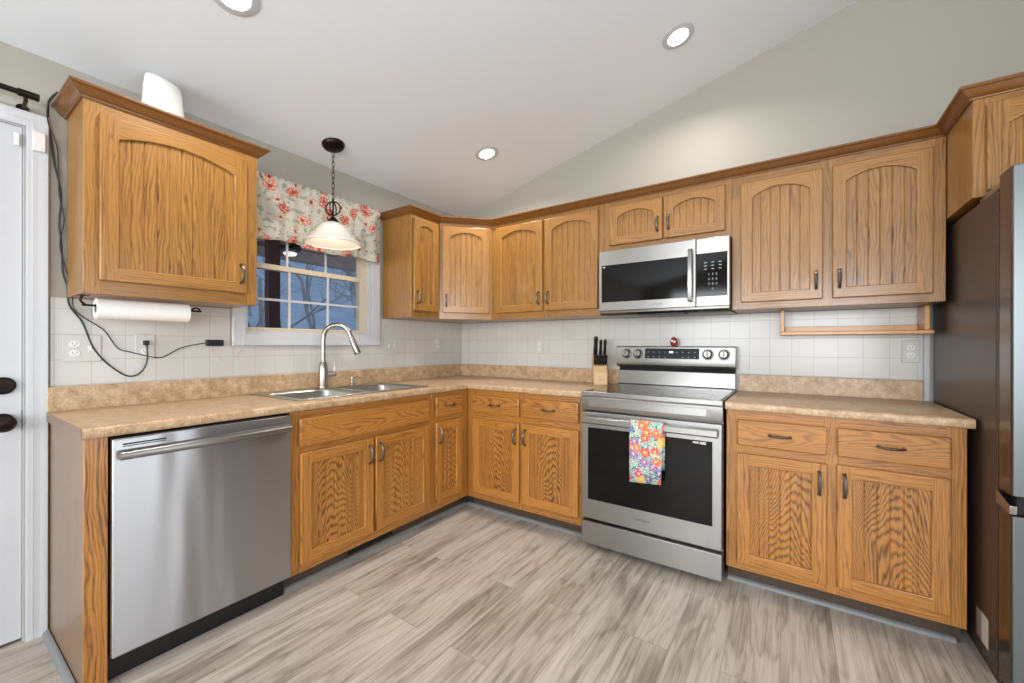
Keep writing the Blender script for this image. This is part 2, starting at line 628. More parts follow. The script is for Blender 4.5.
def text(name, body, size, mat, parent, loc, rot, depth=0.0006):
    c = bpy.data.curves.new(name, 'FONT')
    c.body = body
    c.size = size
    c.extrude = depth / 2
    c.align_x = 'CENTER'
    c.align_y = 'CENTER'
    c.resolution_u = 3
    tmp = bpy.data.objects.new(name + '_source', c)
    COL.objects.link(tmp)
    dg = bpy.context.evaluated_depsgraph_get()
    me = bpy.data.meshes.new_from_object(tmp.evaluated_get(dg))
    bpy.data.objects.remove(tmp)
    bpy.data.curves.remove(c)
    me.materials.clear()
    me.materials.append(M[mat])
    o = bpy.data.objects.new(name, me)
    COL.objects.link(o)
    o.parent = parent
    o.location = loc
    o.rotation_euler = rot
    return o


# ------------------------------------------------------------------ the setting
CE0, CES = 2.378, 0.244          # ceiling height at the window wall and its rise per metre
RX, RY = 4.14, -6.5


def zc(x):
    return CE0 + CES * x


b = MB().box(-0.12, RX + 0.12, RY - 0.12, 0.12, -0.06, 0.0)
b.build('floor', 'floor', kind='structure')

b = MB()
b.prism([(-0.12, zc(-0.12)), (RX + 0.12, zc(RX + 0.12)), (RX + 0.12, zc(RX + 0.12) + 0.1), (-0.12, zc(-0.12) + 0.1)], 'y', RY - 0.12, 0.12)
b.build('ceiling', 'ceiling', kind='structure')

# wall with the window over the sink and the entry door
WY0, WY1, WZ0, WZ1 = -1.805, -0.985, 1.255, 2.085       # window opening
DY0, DY1, DZ1 = -3.41, -2.595, 2.07                      # door opening
us = [RY - 0.12, DY0, DY1, WY0, WY1, 0.12]
vs = [0.0, WZ0, DZ1, WZ1, CE0 - 0.001]


def cell(i, j):
    if i == 1 and j in (0, 1):
        return None
    if i == 3 and j in (1, 2):
        return None
    return 0


MB().grid(us, vs, cell, lambda u, v, w: (w, u, v), -0.12, 0.0).build('wall_left', 'wall', kind='structure')
b = MB().prism([(0.0, 0.0), (RX, 0.0), (RX, zc(RX)), (0.0, CE0)], 'y', 0.0, 0.12)
b.build('wall_back', 'wall', kind='structure')
us = [RY, -5.15, -3.65, -2.25, -1.25, 0.0]
b = MB().grid(us, [0.0, 0.08, 0.75, 2.02, 2.25, zc(RX)], lambda i, j: None if (i == 3 and j in (1, 2)) or (i == 1 and j in (2, 3)) else 0, lambda u, v, w: (w, u, v), RX, RX + 0.12)  # unseen openings added for the side fill lamps
b.build('wall_right', 'wall', kind='structure')
us = [0.0, 0.5, 2.0, 2.4, 3.8, RX]
b = MB().grid(us, [0.0, 0.80, 2.30, CE0], lambda i, j: None if (i in (1, 3) and j == 1) else 0, lambda u, v, w: (u, w, v), RY - 0.12, RY)
b.build('wall_rear', 'wall', kind='structure')
b = MB().prism([(0.0, CE0), (RX, CE0), (RX, zc(RX))], 'y', RY - 0.12, RY)
b.build('wall_gable', 'wall', kind='structure')

# tiled splashback on both walls, kept off the window casing
us = [-2.527, -1.879, -0.911, -0.0005]
b = MB().grid(us, [0.90, 1.186, 1.391], lambda i, j: None if (i == 1 and j == 1) else 0, lambda u, v, w: (w, u, v), 0.0002, 0.006)
b.build('trim_1', 'tile_y', kind='structure', bevel=0.001)
b = MB().box(0.0065, 3.147, -0.006, -0.0002, 0.90, 1.391)
b.build('trim_2', 'tile_x', kind='structure', bevel=0.001)
b = MB().box(3.149, 3.172, -0.010, -0.0002, 0.0, 1.39)
b.build('trim_3', 'white', kind='structure', bevel=0.002)

# grey quarter round along the toe kicks and the end panel
def quarter(name, pts_axis, a, bb, c0, sgn):
    q = [(0, 0)] + [(sgn * 0.019 * math.cos(t * PI / 2 / 6), 0.019 * math.sin(t * PI / 2 / 6)) for t in range(7)]
    m = MB()
    if pts_axis == 'y':
        m.prism([(c0 + p[0], p[1]) for p in q], 'y', a, bb)
    else:
        m.prism([(c0 + p[0], p[1]) for p in q], 'x', a, bb)
    return m.build(name, 'shoe', kind='structure')


quarter('baseboard_left', 'y', -1.858, -0.552, 0.5312, 1)
quarter('baseboard_back', 'x', 0.552, 1.542, -0.5312, -1)
quarter('baseboard_right', 'x', 2.312, 3.140, -0.5312, -1)
quarter('baseboard_end', 'x', 0.0, 0.60, -2.5315, -1)

# door and its casing
d = MB()
us = [DY0 + 0.003, -3.27, -2.735, DY1 - 0.004]
d.grid(us, [0.012, 0.25, 0.92, 1.04, 1.92, DZ1 - 0.004], lambda i, j: 0, lambda u, v, w: (w, u, v), -0.047, -0.006)
d1 = d.build('door_1', 'white', kind='structure', bevel=0.002)
for (a0, a1) in ((0.25, 0.90), (1.06, 1.92)):
    MB().box(-0.0062, -0.001, -3.27, -2.80, a0, a1).build('door_panel', 'white', d1, bevel=0.004)
# thumb-turn deadbolt and oval knob with their roses
k = MB().lathe([(0.0, -0.006), (0.034, -0.006), (0.034, 0.004), (0.026, 0.012), (0.0, 0.014)], 28, 0, (0, -2.648, 1.031), 'x')
db = k.build('deadbolt', 'bronze', d1)
MB().box(0.008, 0.022, -2.666, -2.630, 1.026, 1.036).build('thumb_turn', 'bronze', db, bevel=0.002)
k = MB().lathe([(0.0, -0.006), (0.034, -0.006), (0.034, 0.002), (0.016, 0.008), (0.011, 0.03), (0.018, 0.038), (0.031, 0.046), (0.033, 0.058), (0.026, 0.068), (0.0, 0.072)], 28, 0, (0, -2.650, 0.888), 'x')
k.build('door_knob', 'bronze', d1)
MB().box(-0.02, -0.001, DY1 - 0.0035, DY1 - 0.0005, 0.85, 0.93).build('strike_plate', 'bronze', d1)

prof = [(0.0, 0.0), (0.0, 0.018), (0.006, 0.020), (0.012, 0.0188), (0.017, 0.0205), (0.022, 0.0190), (0.027, 0.0205), (0.033, 0.0190), (0.038, 0.0205), (0.050, 0.022), (0.056, 0.022), (0.059, 0.018), (0.059, 0.0)]


def casing_ring(name, y0, y1, z0, z1, w=0.059, bottom=False, sc=1.0, xo=0.0004):
    """moulded casing mitred round an opening in the window wall; y0..y1, z0..z1 is the inner edge"""
    P = [(p[0] * sc, p[1]) for p in prof]
    if bottom:
        path = [(y0, z0, -1, -1), (y1, z0, 1, -1), (y1, z1, 1, 1), (y0, z1, -1, 1)]
    else:
        path = [(y1, z0, 1, 0), (y1, z1, 1, 1), (y0, z1, -1, 1), (y0, z0, -1, 0)]
    V, F = [], []
    n = len(P)
    for (y, z, dy, dz) in path:
        for (o, h) in P:
            V.append((h + xo, y + dy * o, z + dz * o))
    m = len(path)
    for i in range(m if bottom else m - 1):
        j = (i + 1) % m
        for k in range(n - 1):
            F.append((i * n + k, i * n + k + 1, j * n + k + 1, j * n + k))
        F.append((i * n + n - 1, i * n, j * n, j * n + n - 1))
    if not bottom:
        F.append(tuple(range(n)))
        F.append(tuple((m - 1) * n + k for k in range(n))[::-1])
    return MB().add(V, F).build(name, 'white', kind='structure')


casing_ring('trim_4', DY0, DY1 + 0.004, 0.0, DZ1)
# jamb inside the door opening
b = MB().prism([(DY1 - 0.0005, 0.0), (DY1 - 0.0005, DZ1 - 0.0005), (DY0 + 0.0005, DZ1 - 0.0005), (DY0 + 0.0005, 0.0), (DY0 + 0.003, 0.0), (DY0 + 0.003, DZ1 - 0.003), (DY1 - 0.003, DZ1 - 0.003), (DY1 - 0.003, 0.0)], 'x', -0.12, -0.0005)
b.build('trim_5', 'white', kind='structure')

# window over the sink
casing_ring('trim_6', WY0, WY1, WZ0, WZ1, bottom=True, sc=1.15)
b = MB().grid([WY0 + 0.0005, WY0 + 0.016, WY1 - 0.016, WY1 - 0.0005], [WZ0 + 0.0005, WZ0 + 0.016, WZ1 - 0.016, WZ1 - 0.0005], lambda i, j: None if (i, j) == (1, 1) else 0, lambda u, v, w: (w, u, v), -0.119, -0.001)
b.build('trim_7', 'white', kind='structure')
GY0, GY1 = -1.782, -1.056
win = MB().grid([WY0 + 0.017, -1.787, -1.050, WY1 - 0.017], [WZ0 + 0.017, 1.284, 2.045, WZ1 - 0.017], lambda i, j: None if (i, j) == (1, 1) else 0, lambda u, v, w: (w, u, v), -0.085, -0.022).build('window_1', 'vinyl', kind='structure', bevel=0.003)


def sash(name, x0, x1, z0, z1, rail_lo, rail_hi, parent, hbar):
    st = 0.006
    y0, y1 = -1.7868, -1.0502
    ys = [y0, GY0 + 0.001, -1.555, -1.541, -1.305, -1.291, GY1 - 0.001, y1]
    g0, g1 = z0 + rail_lo, z1 - rail_hi
    zs = [z0, g0, hbar - 0.007, hbar + 0.007, g1, z1]
    s = MB().grid([ys[0], ys[1], ys[-2], ys[-1]], [z0, g0, g1, z1], lambda i, j: None if (i, j) == (1, 1) else 0, lambda u, v, w: (w, u, v), x0, x1).build(name, 'vinyl', parent, bevel=0.002)
    xm = (x0 + x1) / 2
    holes = lambda i, j: None if (i in (1, 3, 5) and j in (1, 3)) else 0
    MB().grid(ys, [g0 - 0.001, g0, hbar - 0.007, hbar + 0.007, g1, g1 + 0.001], lambda i, j: None if (i in (1, 3, 5) and j in (1, 3)) or i in (0, 6) or j in (0, 4) else 0, lambda u, v, w: (w, u, v), xm + 0.002, xm + 0.009).build('muntin', 'white', s)
    MB().box(xm - 0.003, xm, ys[1] + 0.0005, ys[-2] - 0.0005, g0 + 0.0005, g1 - 0.0005).build('pane', 'glass', s)
    return s


sash('lower_sash', -0.046, -0.024, 1.2845, 1.676, 0.010, 0.032, win, 1.464)
sash('upper_sash', -0.074, -0.050, 1.645, 2.0445, 0.032, 0.02, win, 1.86)

# ------------------------------------------------------------------ outdoors beyond the window
b = MB().box(-3.2, -0.13, -5.2, 3.5, 0.88, 0.93)
tag(b.build('porch_deck', 'deck'), 'porch deck boards outside the sink window', 'deck', kind='structure')
b = MB()
for i in range(9):
    b.box(-3.3, -0.14, -4.2 + i * 0.8, -3.42 + i * 0.8, 2.62, 2.65)
b.box(-3.3, -3.15, -4.2, 3.0, 2.36, 2.62)
tag(b.build('porch_roof', 'porchceil'), 'brown boarded porch ceiling outside the window', 'roof', kind='structure')
b = MB().box(-1.66, -1.56, -0.962, -0.862, 0.93, 2.619)
b.box(-1.68, -1.54, -0.982, -0.842, 0.93, 1.03)
tag(b.build('porch_post', 'post', bevel=0.006), 'dark stained wooden post on the porch outside the window', 'post')
fan = thing('ceiling_fan', 'brown ceiling fan with a lit bowl seen through the upper window panes', 'ceiling fan', (-2.5, -0.30, 2.619))
MB().lathe([(0.0, -0.0005), (0.075, -0.0005), (0.07, -0.05), (0.02, -0.07), (0.018, -0.16), (0.11, -0.18), (0.13, -0.22), (0.12, -0.28), (0.05, -0.31), (0.0, -0.31)], 28).build('motor', 'bronze', fan)
MB().lathe([(0.055, -0.308), (0.075, -0.32), (0.06, -0.345), (0.0, -0.358)], 28).build('light_bowl', 'fanlight', fan)
for k in range(5):
    a = R(20 + 72 * k)
    m = MB()
    m.X = Matrix.Rotation(a, 4, 'Z') @ Matrix.Rotation(R(10), 4, 'X')
    m.prism([(0.10, -0.02), (0.18, -0.055), (0.58, -0.075), (0.62, -0.055), (0.62, 0.055), (0.58, 0.075), (0.18, 0.055), (0.10, 0.02)], 'z', -0.25, -0.242)
    m.build('blade', 'fanbrown', fan, bevel=0.002)

b = MB()
nx, ny = 22, 22
V = []
for i in range(nx + 1):
    for j in range(ny + 1):
        x = -3.4 - i * 1.0
        V.append((x, -9 + j * 1.6, 0.2 + 0.02 * i * i * 0.9 + 0.12 * math.sin(i * 1.3 + j) + 0.1 * math.cos(j * 2.1)))
F = [(i * (ny + 1) + j, (i + 1) * (ny + 1) + j, (i + 1) * (ny + 1) + j + 1, i * (ny + 1) + j + 1) for i in range(nx) for j in range(ny)]
tag(b.add(V, F).build('hillside_ground', 'slope'), 'blue grey wooded hillside outside the window', 'ground', kind='structure')


def bare_tree(x, y, z0, h, seed, label):
    rn = random.Random(seed)
    m = MB()

    def grow(p, dvec, length, rad, depth):
        pts = [p]
        q = p.copy()
        dv = dvec.copy()
        for s in range(3):
            dv = (dv + Vector((rn.uniform(-.25, .25), rn.uniform(-.25, .25), rn.uniform(-.1, .15)))).normalized()
            q = q + dv * (length / 3)
            pts.append(q.copy())
        m.tube(pts, [rad, rad * .88, rad * .75, rad * .6], 5)
        if depth == 0:
            return
        for c in range(3 if depth > 1 else 4):
            nd = (dv + Vector((rn.uniform(-.9, .9), rn.uniform(-.9, .9), rn.uniform(-.35, .5)))).normalized()
            grow(pts[rn.choice((1, 2, 3))], nd, length * rn.uniform(.55, .8), rad * .55, depth - 1)
    grow(Vector((0, 0, 0)), Vector((0, 0, 1)), h, 0.04 + 0.008 * h, 5)
    o = m.build('bare_tree', 'bark', loc=(x, y, z0))
    return tag(o, label, 'tree', 'bare trees outside the window')


for i, (x, y, h, lab) in enumerate([(-6.0, 0.9, 2.2, 'bare grey tree nearest the porch post seen through the window'),
                                    (-7.5, 2.8, 2.6, 'bare branching tree filling the middle lower window panes'),
                                    (-9.0, 5.2, 2.6, 'bare tree behind the end column of window panes by the faucet'),
                                    (-10.0, 1.6, 3.0, 'taller bare tree beyond the porch post, farther up the slope'),
                                    (-5.4, 2.6, 1.6, 'low bare tree close below the porch roof edge'),
                                    (-14.0, 4.2, 3.0, 'far bare tree showing small between the lower muntins of the window'),
                                    (-14.5, 8.4, 3.2, 'far bare tree highest on the wooded slope, behind the end panes of the window')]):
    bare_tree(x, y, 0.3, h, 11 + i, lab)

# ------------------------------------------------------------------ cabinets


def pull(parent, x, z, y, vertical=True, mat='pewter', L=0.098):
    """arched bow pull with footed ends"""
    h = L / 2
    pr = [(-h, -0.001), (-h + 0.002, -0.012), (-h * 0.72, -0.023), (-h * 0.3, -0.028), (h * 0.3, -0.028), (h * 0.72, -0.023), (h - 0.002, -0.012), (h, -0.001)]
    m = MB()
    pts = [(0, p[1], p[0]) if vertical else (p[0], p[1], 0) for p in pr]
    m.tube(pts, [0.0062, 0.005, 0.0048, 0.0062, 0.0062, 0.0048, 0.005, 0.0062], 8, smooth=4, flat=1.25, up=(0, -1, 0) if False else None)
    for s in (-h, h):
        c = (0, 0, s) if vertical else (s, 0, 0)
        m.lathe([(0.0, -0.004), (0.007, -0.004), (0.0085, 0.0), (0.0085, 0.0005)], 12, 0, c, 'y')
    return m.build('handle', mat, parent, loc=(x, y, z))


def door(parent, x0, x1, z0, z1, y, mats, arch=False, handle=None, stile=0.056, grooves=True, hmat='pewter', name='door'):
    W_, H_ = x1 - x0, z1 - z0
    s = min(stile, W_ * 0.27)
    rb = 0.054
    rt = 0.056
    t = 0.021
    V2, F2, MI = [], [], []
    if arch:
        rise = min(0.042, (W_ - 2 * s) * 0.16)
        zs_ = H_ - 0.046 - rise
        w2 = (W_ - 2 * s) / 2
        rad = (w2 * w2 + rise * rise) / (2 * rise)
        n = 14
        arc = []
        for i in range(n + 1):
            xx = -w2 + 2 * w2 * i / n
            arc.append((s + w2 + xx, zs_ + math.sqrt(rad * rad - xx * xx) - (rad - rise)))
    else:
        arc = [(s, H_ - rt), (W_ - s, H_ - rt)]
        zs_ = H_ - rt
    pts = [(0, 0), (s, 0), (s, rb), (s, zs_), (s, H_), (0, H_), (W_ - s, 0), (W_, 0), (W_, H_), (W_ - s, H_), (W_ - s, zs_), (W_ - s, rb)]
    mids = arc[1:-1]
    V2 = pts + mids
    k = len(pts)
    polys = [([0, 1, 2, 3, 4, 5], 0), ([6, 7, 8, 9, 10, 11], 0), ([1, 6, 11, 2], 1), ([3] + list(range(k, k + len(mids))) + [10, 9, 4], 1)]
    n2 = len(V2)
    V = [(p[0], -t, p[1]) for p in V2] + [(p[0], -0.0008, p[1]) for p in V2]
    F = [p for p, _ in polys] + [[i + n2 for i in p[::-1]] for p, _ in polys]
    MI = [m for _, m in polys] * 2
    edges = {}
    for p, m in polys:
        for a, b_ in zip(p, p[1:] + p[:1]):
            edges[(a, b_)] = m
    for (a, b_), m in edges.items():
        if (b_, a) not in edges:
            F.append([a, b_, b_ + n2, a + n2])
            MI.append(m)
    o = MB().add(V, F, MI).build(name, [mats[0], mats[1]], parent, loc=(x0, y, z0), bevel=0.0045, seg=3)
    # beadboard panel: boards with V grooves
    px0, px1 = s - 0.004, W_ - s + 0.004
    yf = -t + 0.012
    nb = max(2, round((px1 - px0) / 0.042))
    bw = (px1 - px0) / nb
    prof_ = [(px0, yf)]
    if grooves:
        for i in range(1, nb):
            xx = px0 + bw * i
            prof_ += [(xx - 0.003, yf), (xx - 0.0008, yf + 0.003), (xx + 0.0008, yf + 0.003), (xx + 0.003, yf)]
    prof_ += [(px1, yf), (px1, -0.002), (px0, -0.002)]
    top = (H_ - 0.040) if arch else (zs_ + 0.004)
    MB().prism(prof_, 'z', rb - 0.004, top).build('panel', mats[2], o, angle=20)
    if handle:
        pull(o, handle[0] - x0, handle[1] - z0, -t, True, hmat, L=0.086 if arch else 0.098)
    return o


def drawer_front(parent, x0, x1, z0, z1, y, mats, handle=True, name='drawer'):
    W_, H_ = x1 - x0, z1 - z0
    o = MB().box(0, W_, -0.021, -0.0008, 0, H_).build(name, 'b_d', parent, loc=(x0, y, z0), bevel=0.007, seg=3)
    if handle:
        pull(o, W_ / 2, H_ / 2, -0.021, False, L=0.080)
    return o


def face_frame(parent, xs, zs, holes, y, mats):
    """frame of upright stiles and level rails; holes = set of open cells, columns that hold no hole are stiles"""
    cols = {i for i, j in holes}
    return MB().grid(xs, zs, lambda i, j: None if (i, j) in holes else (1 if i in cols else 0), lambda u, v, w: (u, w, v), y, y + 0.019).build('face_frame', [mats[0], mats[1]], parent, bevel=0.0012)


UM = ('u_v', 'u_h', 'u_p')
BM = ('b_v', 'b_h', 'b_p')
UB, UT = 1.393, 2.134
LEFT = PI / 2                         # things along the window wall: local x runs to the corner, local -y into the room


def upper(name, label, loc, rz, w, z0, z1, doors, depth=0.32, body=True):
    t = thing(name, label, 'cabinet', loc, rz)
    MB().box(0.0006, w - 0.0006, -(depth - 0.0195), -0.0075, z0, z1).build('body', ['u_v'], t, bevel=0.001)
    xs = [0.0004]
    for d_ in doors:
        xs += [d_[0] + 0.012, d_[1] - 0.012]
    xs.append(w - 0.0004)
    zs = [z0, doors[0][2] + 0.012, doors[0][3] - 0.012, z1]
    face_frame(t, xs, zs, {(2 * i + 1, 1) for i in range(len(doors))}, -depth, UM)
    for (x0, x1, a, c, hx) in doors:
        hz = a + 0.095
        door(t, x0, x1, a, c, -depth - 0.0004, UM, True, ((x1 - 0.028 if hx == 'r' else x0 + 0.028), hz) if hx else None, hmat='pewter')
    return t


t = upper('wall_cabinet', 'single-door oak wall cabinet by the entry door with a paper towel roll under it', (0, -2.4815, 0), LEFT, 0.610, UB, 2.155,
          [(0.0415, 0.5585, 1.447, 2.106, 'r')], depth=0.297)
upper('wall_cabinet', 'narrow oak wall cabinet between the window and the diagonal corner cabinet', (0, -0.885, 0), LEFT, 0.2745, UB, UT,
      [(0.014, 0.250, 1.440, 2.104, 'l')])
# diagonal corner cabinet
t = thing('corner_wall_cabinet', 'oak corner wall cabinet with a diagonal door in the room corner', 'cabinet', (0.0, 0.0, 0))
c_ = [(0.0075, -0.0075), (0.0075, -0.6095), (0.301, -0.6095), (0.6095, -0.301), (0.6095, -0.0075)]
MB().prism(c_, 'z', UB, UT).build('body', 'u_v', t, bevel=0.001)
fr = bpy.data.objects.new('diagonal_face', None)
COL.objects.link(fr)
bpy.data.objects.remove(fr)
dl = math.hypot(0.29, 0.29)
dloc, drot = Vector((0.3202, -0.6098, 0)), PI / 4
ff = MB().grid([0.004, 0.034, dl - 0.034, dl - 0.004], [UB, 1.452, 2.09, UT], lambda i, j: None if (i, j) == (1, 1) else (1 if i == 1 else 0), lambda u, v, w: (u, w, v), -0.0008, 0.012).build('face_frame', ['u_v', 'u_h'], t, loc=dloc, rot=(0, 0, drot), bevel=0.001)
dd = door(t, 0.026, dl - 0.026, 1.440, 2.104, -0.0012, UM, True, (0.054, 1.535))
dd.matrix_local = Matrix.Translation(dloc) @ Matrix.Rotation(drot, 4, 'Z') @ Matrix.Translation(dd.location)

upper('wall_cabinet', 'two-door oak wall cabinet between the corner cabinet and the microwave', (0.6105, 0, 0), 0, 0.9345, UB, UT,
      [(0.051, 0.467, 1.440, 2.100, 'r'), (0.488, 0.896, 1.440, 2.098, 'l')])
upper('wall_cabinet', 'short two-door oak cabinet mounted above the microwave', (1.5455, 0, 0), 0, 0.7585, 1.802, UT,
      [(0.040, 0.380, 1.842, 2.098, 'r'), (0.391, 0.727, 1.842, 2.098, 'l')])
upper('wall_cabinet', 'two-door oak wall cabinet beside the fridge with a hanging shelf beneath', (2.3045, 0, 0), 0, 0.8545, UB, UT,
      [(0.046, 0.411, 1.430, 2.084, 'r'), (0.449, 0.811, 1.430, 2.084, 'l')])
upper('fridge_cabinet', 'deep oak cabinet set above the refrigerator', (3.1600, 0, 0), 0, 0.95, 1.758, UT,
      [(0.034, 0.455, 1.775, 2.100, 'r'), (0.495, 0.915, 1.775, 2.100, 'l')], depth=0.63)

# crown mouldings
CP = [(0.0006, 2.128), (0.007, 2.128), (0.009, 2.133), (0.015, 2.136), (0.023, 2.144), (0.032, 2.156), (0.035, 2.160), (0.040, 2.162), (0.043, 2.166), (0.043, 2.173), (0.0006, 2.173)]


def crown(name, path, label, dz=0.0):
    P = [Vector(p) for p in path]
    n, m = len(P), len(CP)
    V, F = [], []
    for i in range(n):
        d0 = (P[i] - P[i - 1]).normalized() if i else None
        d1_ = (P[i + 1] - P[i]).normalized() if i + 1 < n else None
        n0 = Vector((d0.y, -d0.x)) if d0 else Vector((d1_.y, -d1_.x))
        n1 = Vector((d1_.y, -d1_.x)) if d1_ else n0
        nn = (n0 + n1).normalized()
        sc = 1.0 / max(0.3, nn.dot(n0))
        for (o, z) in CP:
            q = P[i] + nn * (o * sc)
            V.append((q.x, q.y, z + dz))
    for i in range(n - 1):
        for k in range(m):
            k2 = (k + 1) % m
            F.append((i * m + k, i * m + k2, (i + 1) * m + k2, (i + 1) * m + k))
    F.append(tuple(range(m)))
    F.append(tuple((n - 1) * m + k for k in range(m))[::-1])
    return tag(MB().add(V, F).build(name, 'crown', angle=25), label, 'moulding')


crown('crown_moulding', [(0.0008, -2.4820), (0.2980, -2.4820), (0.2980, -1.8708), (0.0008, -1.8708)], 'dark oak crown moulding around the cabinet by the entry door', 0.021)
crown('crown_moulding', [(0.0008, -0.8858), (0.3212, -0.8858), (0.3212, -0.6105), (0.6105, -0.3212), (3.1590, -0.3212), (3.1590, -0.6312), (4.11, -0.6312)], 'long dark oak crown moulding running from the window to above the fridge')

# base cabinets
FZ0, FZ1 = 0.092, 0.8755


def base(name, label, loc, rz, w, xs, zs, holes, doors=(), drawers=(), false=(), body_top=None, body_x=None, toe=True):
    t = thing(name, label, 'cabinet', loc, rz)
    bx = body_x or (0.0006, w - 0.0006)
    MB().box(bx[0], bx[1], -0.580, -0.010, FZ0, body_top or FZ1).build('body', 'b_v', t, bevel=0.001)
    face_frame(t, xs, zs, holes, -0.600, BM)
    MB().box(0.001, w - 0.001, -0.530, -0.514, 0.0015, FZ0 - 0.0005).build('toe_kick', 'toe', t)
    for (x0, x1, z0, z1, hx) in doors:
        door(t, x0, x1, z0, z1, -0.6004, BM, False, ((x1 - 0.028 if hx == 'r' else x0 + 0.028), z1 - 0.088) if hx else None)
    for (x0, x1, z0, z1) in drawers:
        drawer_front(t, x0, x1, z0, z1, -0.6004, BM)
    for (x0, x1, z0, z1) in false:
        drawer_front(t, x0, x1, z0, z1, -0.6004, BM, False, 'false_drawer_front')
    return t


ZS = [FZ0, 0.150, 0.655, 0.725, 0.825, FZ1]
Y0 = -1.8615
sb = base('sink_cabinet', 'double-door oak base cabinet under the sink, plain false drawer front', (0, Y0, 0), LEFT, 0.9015,
          [0.0004, 0.055, 0.440, 0.476, 0.862, 0.9011], ZS, {(1, 1), (3, 1), (1, 3), (2, 3), (3, 3)},
          doors=[(0.043, 0.4505, 0.136, 0.671, 'r'), (0.4640, 0.8745, 0.138, 0.671, 'l')], false=[(0.0385, 0.8725, 0.702, 0.839)], body_top=0.690)
# supply register let into the toe kick
vr = thing('toe_kick_register', 'open dark register in the toe kick below the sink cabinet', 'vent', (0.5305, -1.53, 0.01), 0)
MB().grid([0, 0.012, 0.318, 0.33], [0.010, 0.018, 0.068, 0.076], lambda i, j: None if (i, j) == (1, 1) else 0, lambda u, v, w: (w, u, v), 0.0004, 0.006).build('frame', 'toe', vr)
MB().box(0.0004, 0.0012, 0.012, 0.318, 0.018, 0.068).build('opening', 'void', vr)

Y1 = -0.9595
base('narrow_base_cabinet', 'narrow oak base cabinet with one small drawer, in the corner beside the sink cabinet', (0, Y1, 0), LEFT, 0.3585,
     [0.0004, 0.042, 0.270, 0.3581], ZS, {(1, 1), (1, 3)},
     doors=[(0.030, 0.282, 0.147, 0.676, 'l')], drawers=[(0.030, 0.282, 0.714, 0.849)])
base('base_cabinet', 'two-drawer oak base cabinet between the corner and the range', (0.6005, 0, 0), 0, 0.941,
     [0.0004, 0.078, 0.454, 0.503, 0.890, 0.9406], ZS, {(1, 1), (3, 1), (1, 3), (3, 3)},
     doors=[(0.0655, 0.4665, 0.139, 0.670, 'r'), (0.4905, 0.9020, 0.143, 0.672, 'l')], drawers=[(0.0655, 0.4665, 0.712, 0.838), (0.4905, 0.9020, 0.714, 0.842)])
base('base_cabinet', 'two-drawer oak base cabinet between the range and the refrigerator', (2.3115, 0, 0), 0, 0.8445,
     [0.0004, 0.062, 0.394, 0.452, 0.786, 0.8441], ZS, {(1, 1), (3, 1), (1, 3), (3, 3)},
     doors=[(0.0495, 0.4325, 0.128, 0.668, 'r'), (0.4360 + 0.0005, 0.7965, 0.134, 0.670, 'l')][:1] + [(0.4365 - 0.0 + 0.0, 0.7965, 0.136, 0.672, 'l')] if False else [(0.0495, 0.4060, 0.128, 0.668, 'r'), (0.4395, 0.7965, 0.136, 0.672, 'l')],
     drawers=[(0.0495, 0.4060, 0.706, 0.832), (0.4405, 0.7975, 0.708, 0.834)])

t = thing('end_panel', 'oak end panel with a front stile closing the counter run by the door', 'panel', (0, -2.529, 0), LEFT)
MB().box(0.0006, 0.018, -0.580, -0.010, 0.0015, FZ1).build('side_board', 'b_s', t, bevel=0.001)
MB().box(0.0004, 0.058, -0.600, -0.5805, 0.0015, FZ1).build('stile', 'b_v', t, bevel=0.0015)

# ------------------------------------------------------------------ worktops
CT0, CT1, CF = 0.8765, 0.914, 0.632
SK = (0.062, 0.528, -1.775, -0.955)      # cut-out for the sink
xs = [0.0075, SK[0], SK[1], CF, 1.5425]
ys = [-2.537, SK[2], SK[3], -CF, -0.0075]


def cell(i, j):
    if i == 3:
        return 0 if j == 3 else None
    if i == 1 and j == 1:
        return None
    return 0


def front_edge(e):
    a, c = e.verts[0].co, e.verts[1].co
    if abs(a.z - c.z) > 1e-5:
        return False
    on = lambda k, v_: abs(a[k] - v_) < 1e-5 and abs(c[k] - v_) < 1e-5
    if on(0, CF) and max(a.y, c.y) <= -CF + 1e-5:
        return True
    return on(1, -CF) and min(a.x, c.x) >= CF - 1e-5


wt = thing('worktop', 'L-shaped speckled tan worktop holding the sink, turning the room corner', 'worktop', (0, 0, 0))
MB().grid(xs, ys, cell, lambda u, v, w: (u, v, w), CT0, CT1).build('counter_top', 'lam', wt, bevel=0.011, seg=4, select=front_edge)
m = MB()
m.grid([0.0075, 0.0255, 1.5425], [-2.537, -0.0255, -0.0075], lambda i, j: 0 if (i == 0 or j == 1) else None, lambda u, v, w: (u, v, w), CT1 - 0.001, 1.016)
m.build('backsplash', 'lam', wt, bevel=0.003)
MB().box(0.012, CF - 0.004, -2.5385, -2.5372, CT0, CT1 - 0.001).build('end_cap', 'lam_edge', wt)
wt = thing('worktop', 'short speckled tan worktop between the range and the refrigerator', 'worktop', (2.3095, 0, 0))


def front_edge2(e):
    a, c = e.verts[0].co, e.verts[1].co
    return abs(a.z - c.z) < 1e-5 and abs(a.y + CF) < 1e-5 and abs(c.y + CF) < 1e-5


MB().grid([0.0, 0.4, 0.861], [-CF, -0.3, -0.0075], lambda i, j: 0, lambda u, v, w: (u, v, w), CT0, CT1).build('counter_top', 'lam', wt, bevel=0.011, seg=4, select=front_edge2)
MB().box(0.0, 0.836, -0.0255, -0.0075, CT1 - 0.001, 1.016).build('backsplash', 'lam', wt, bevel=0.003)

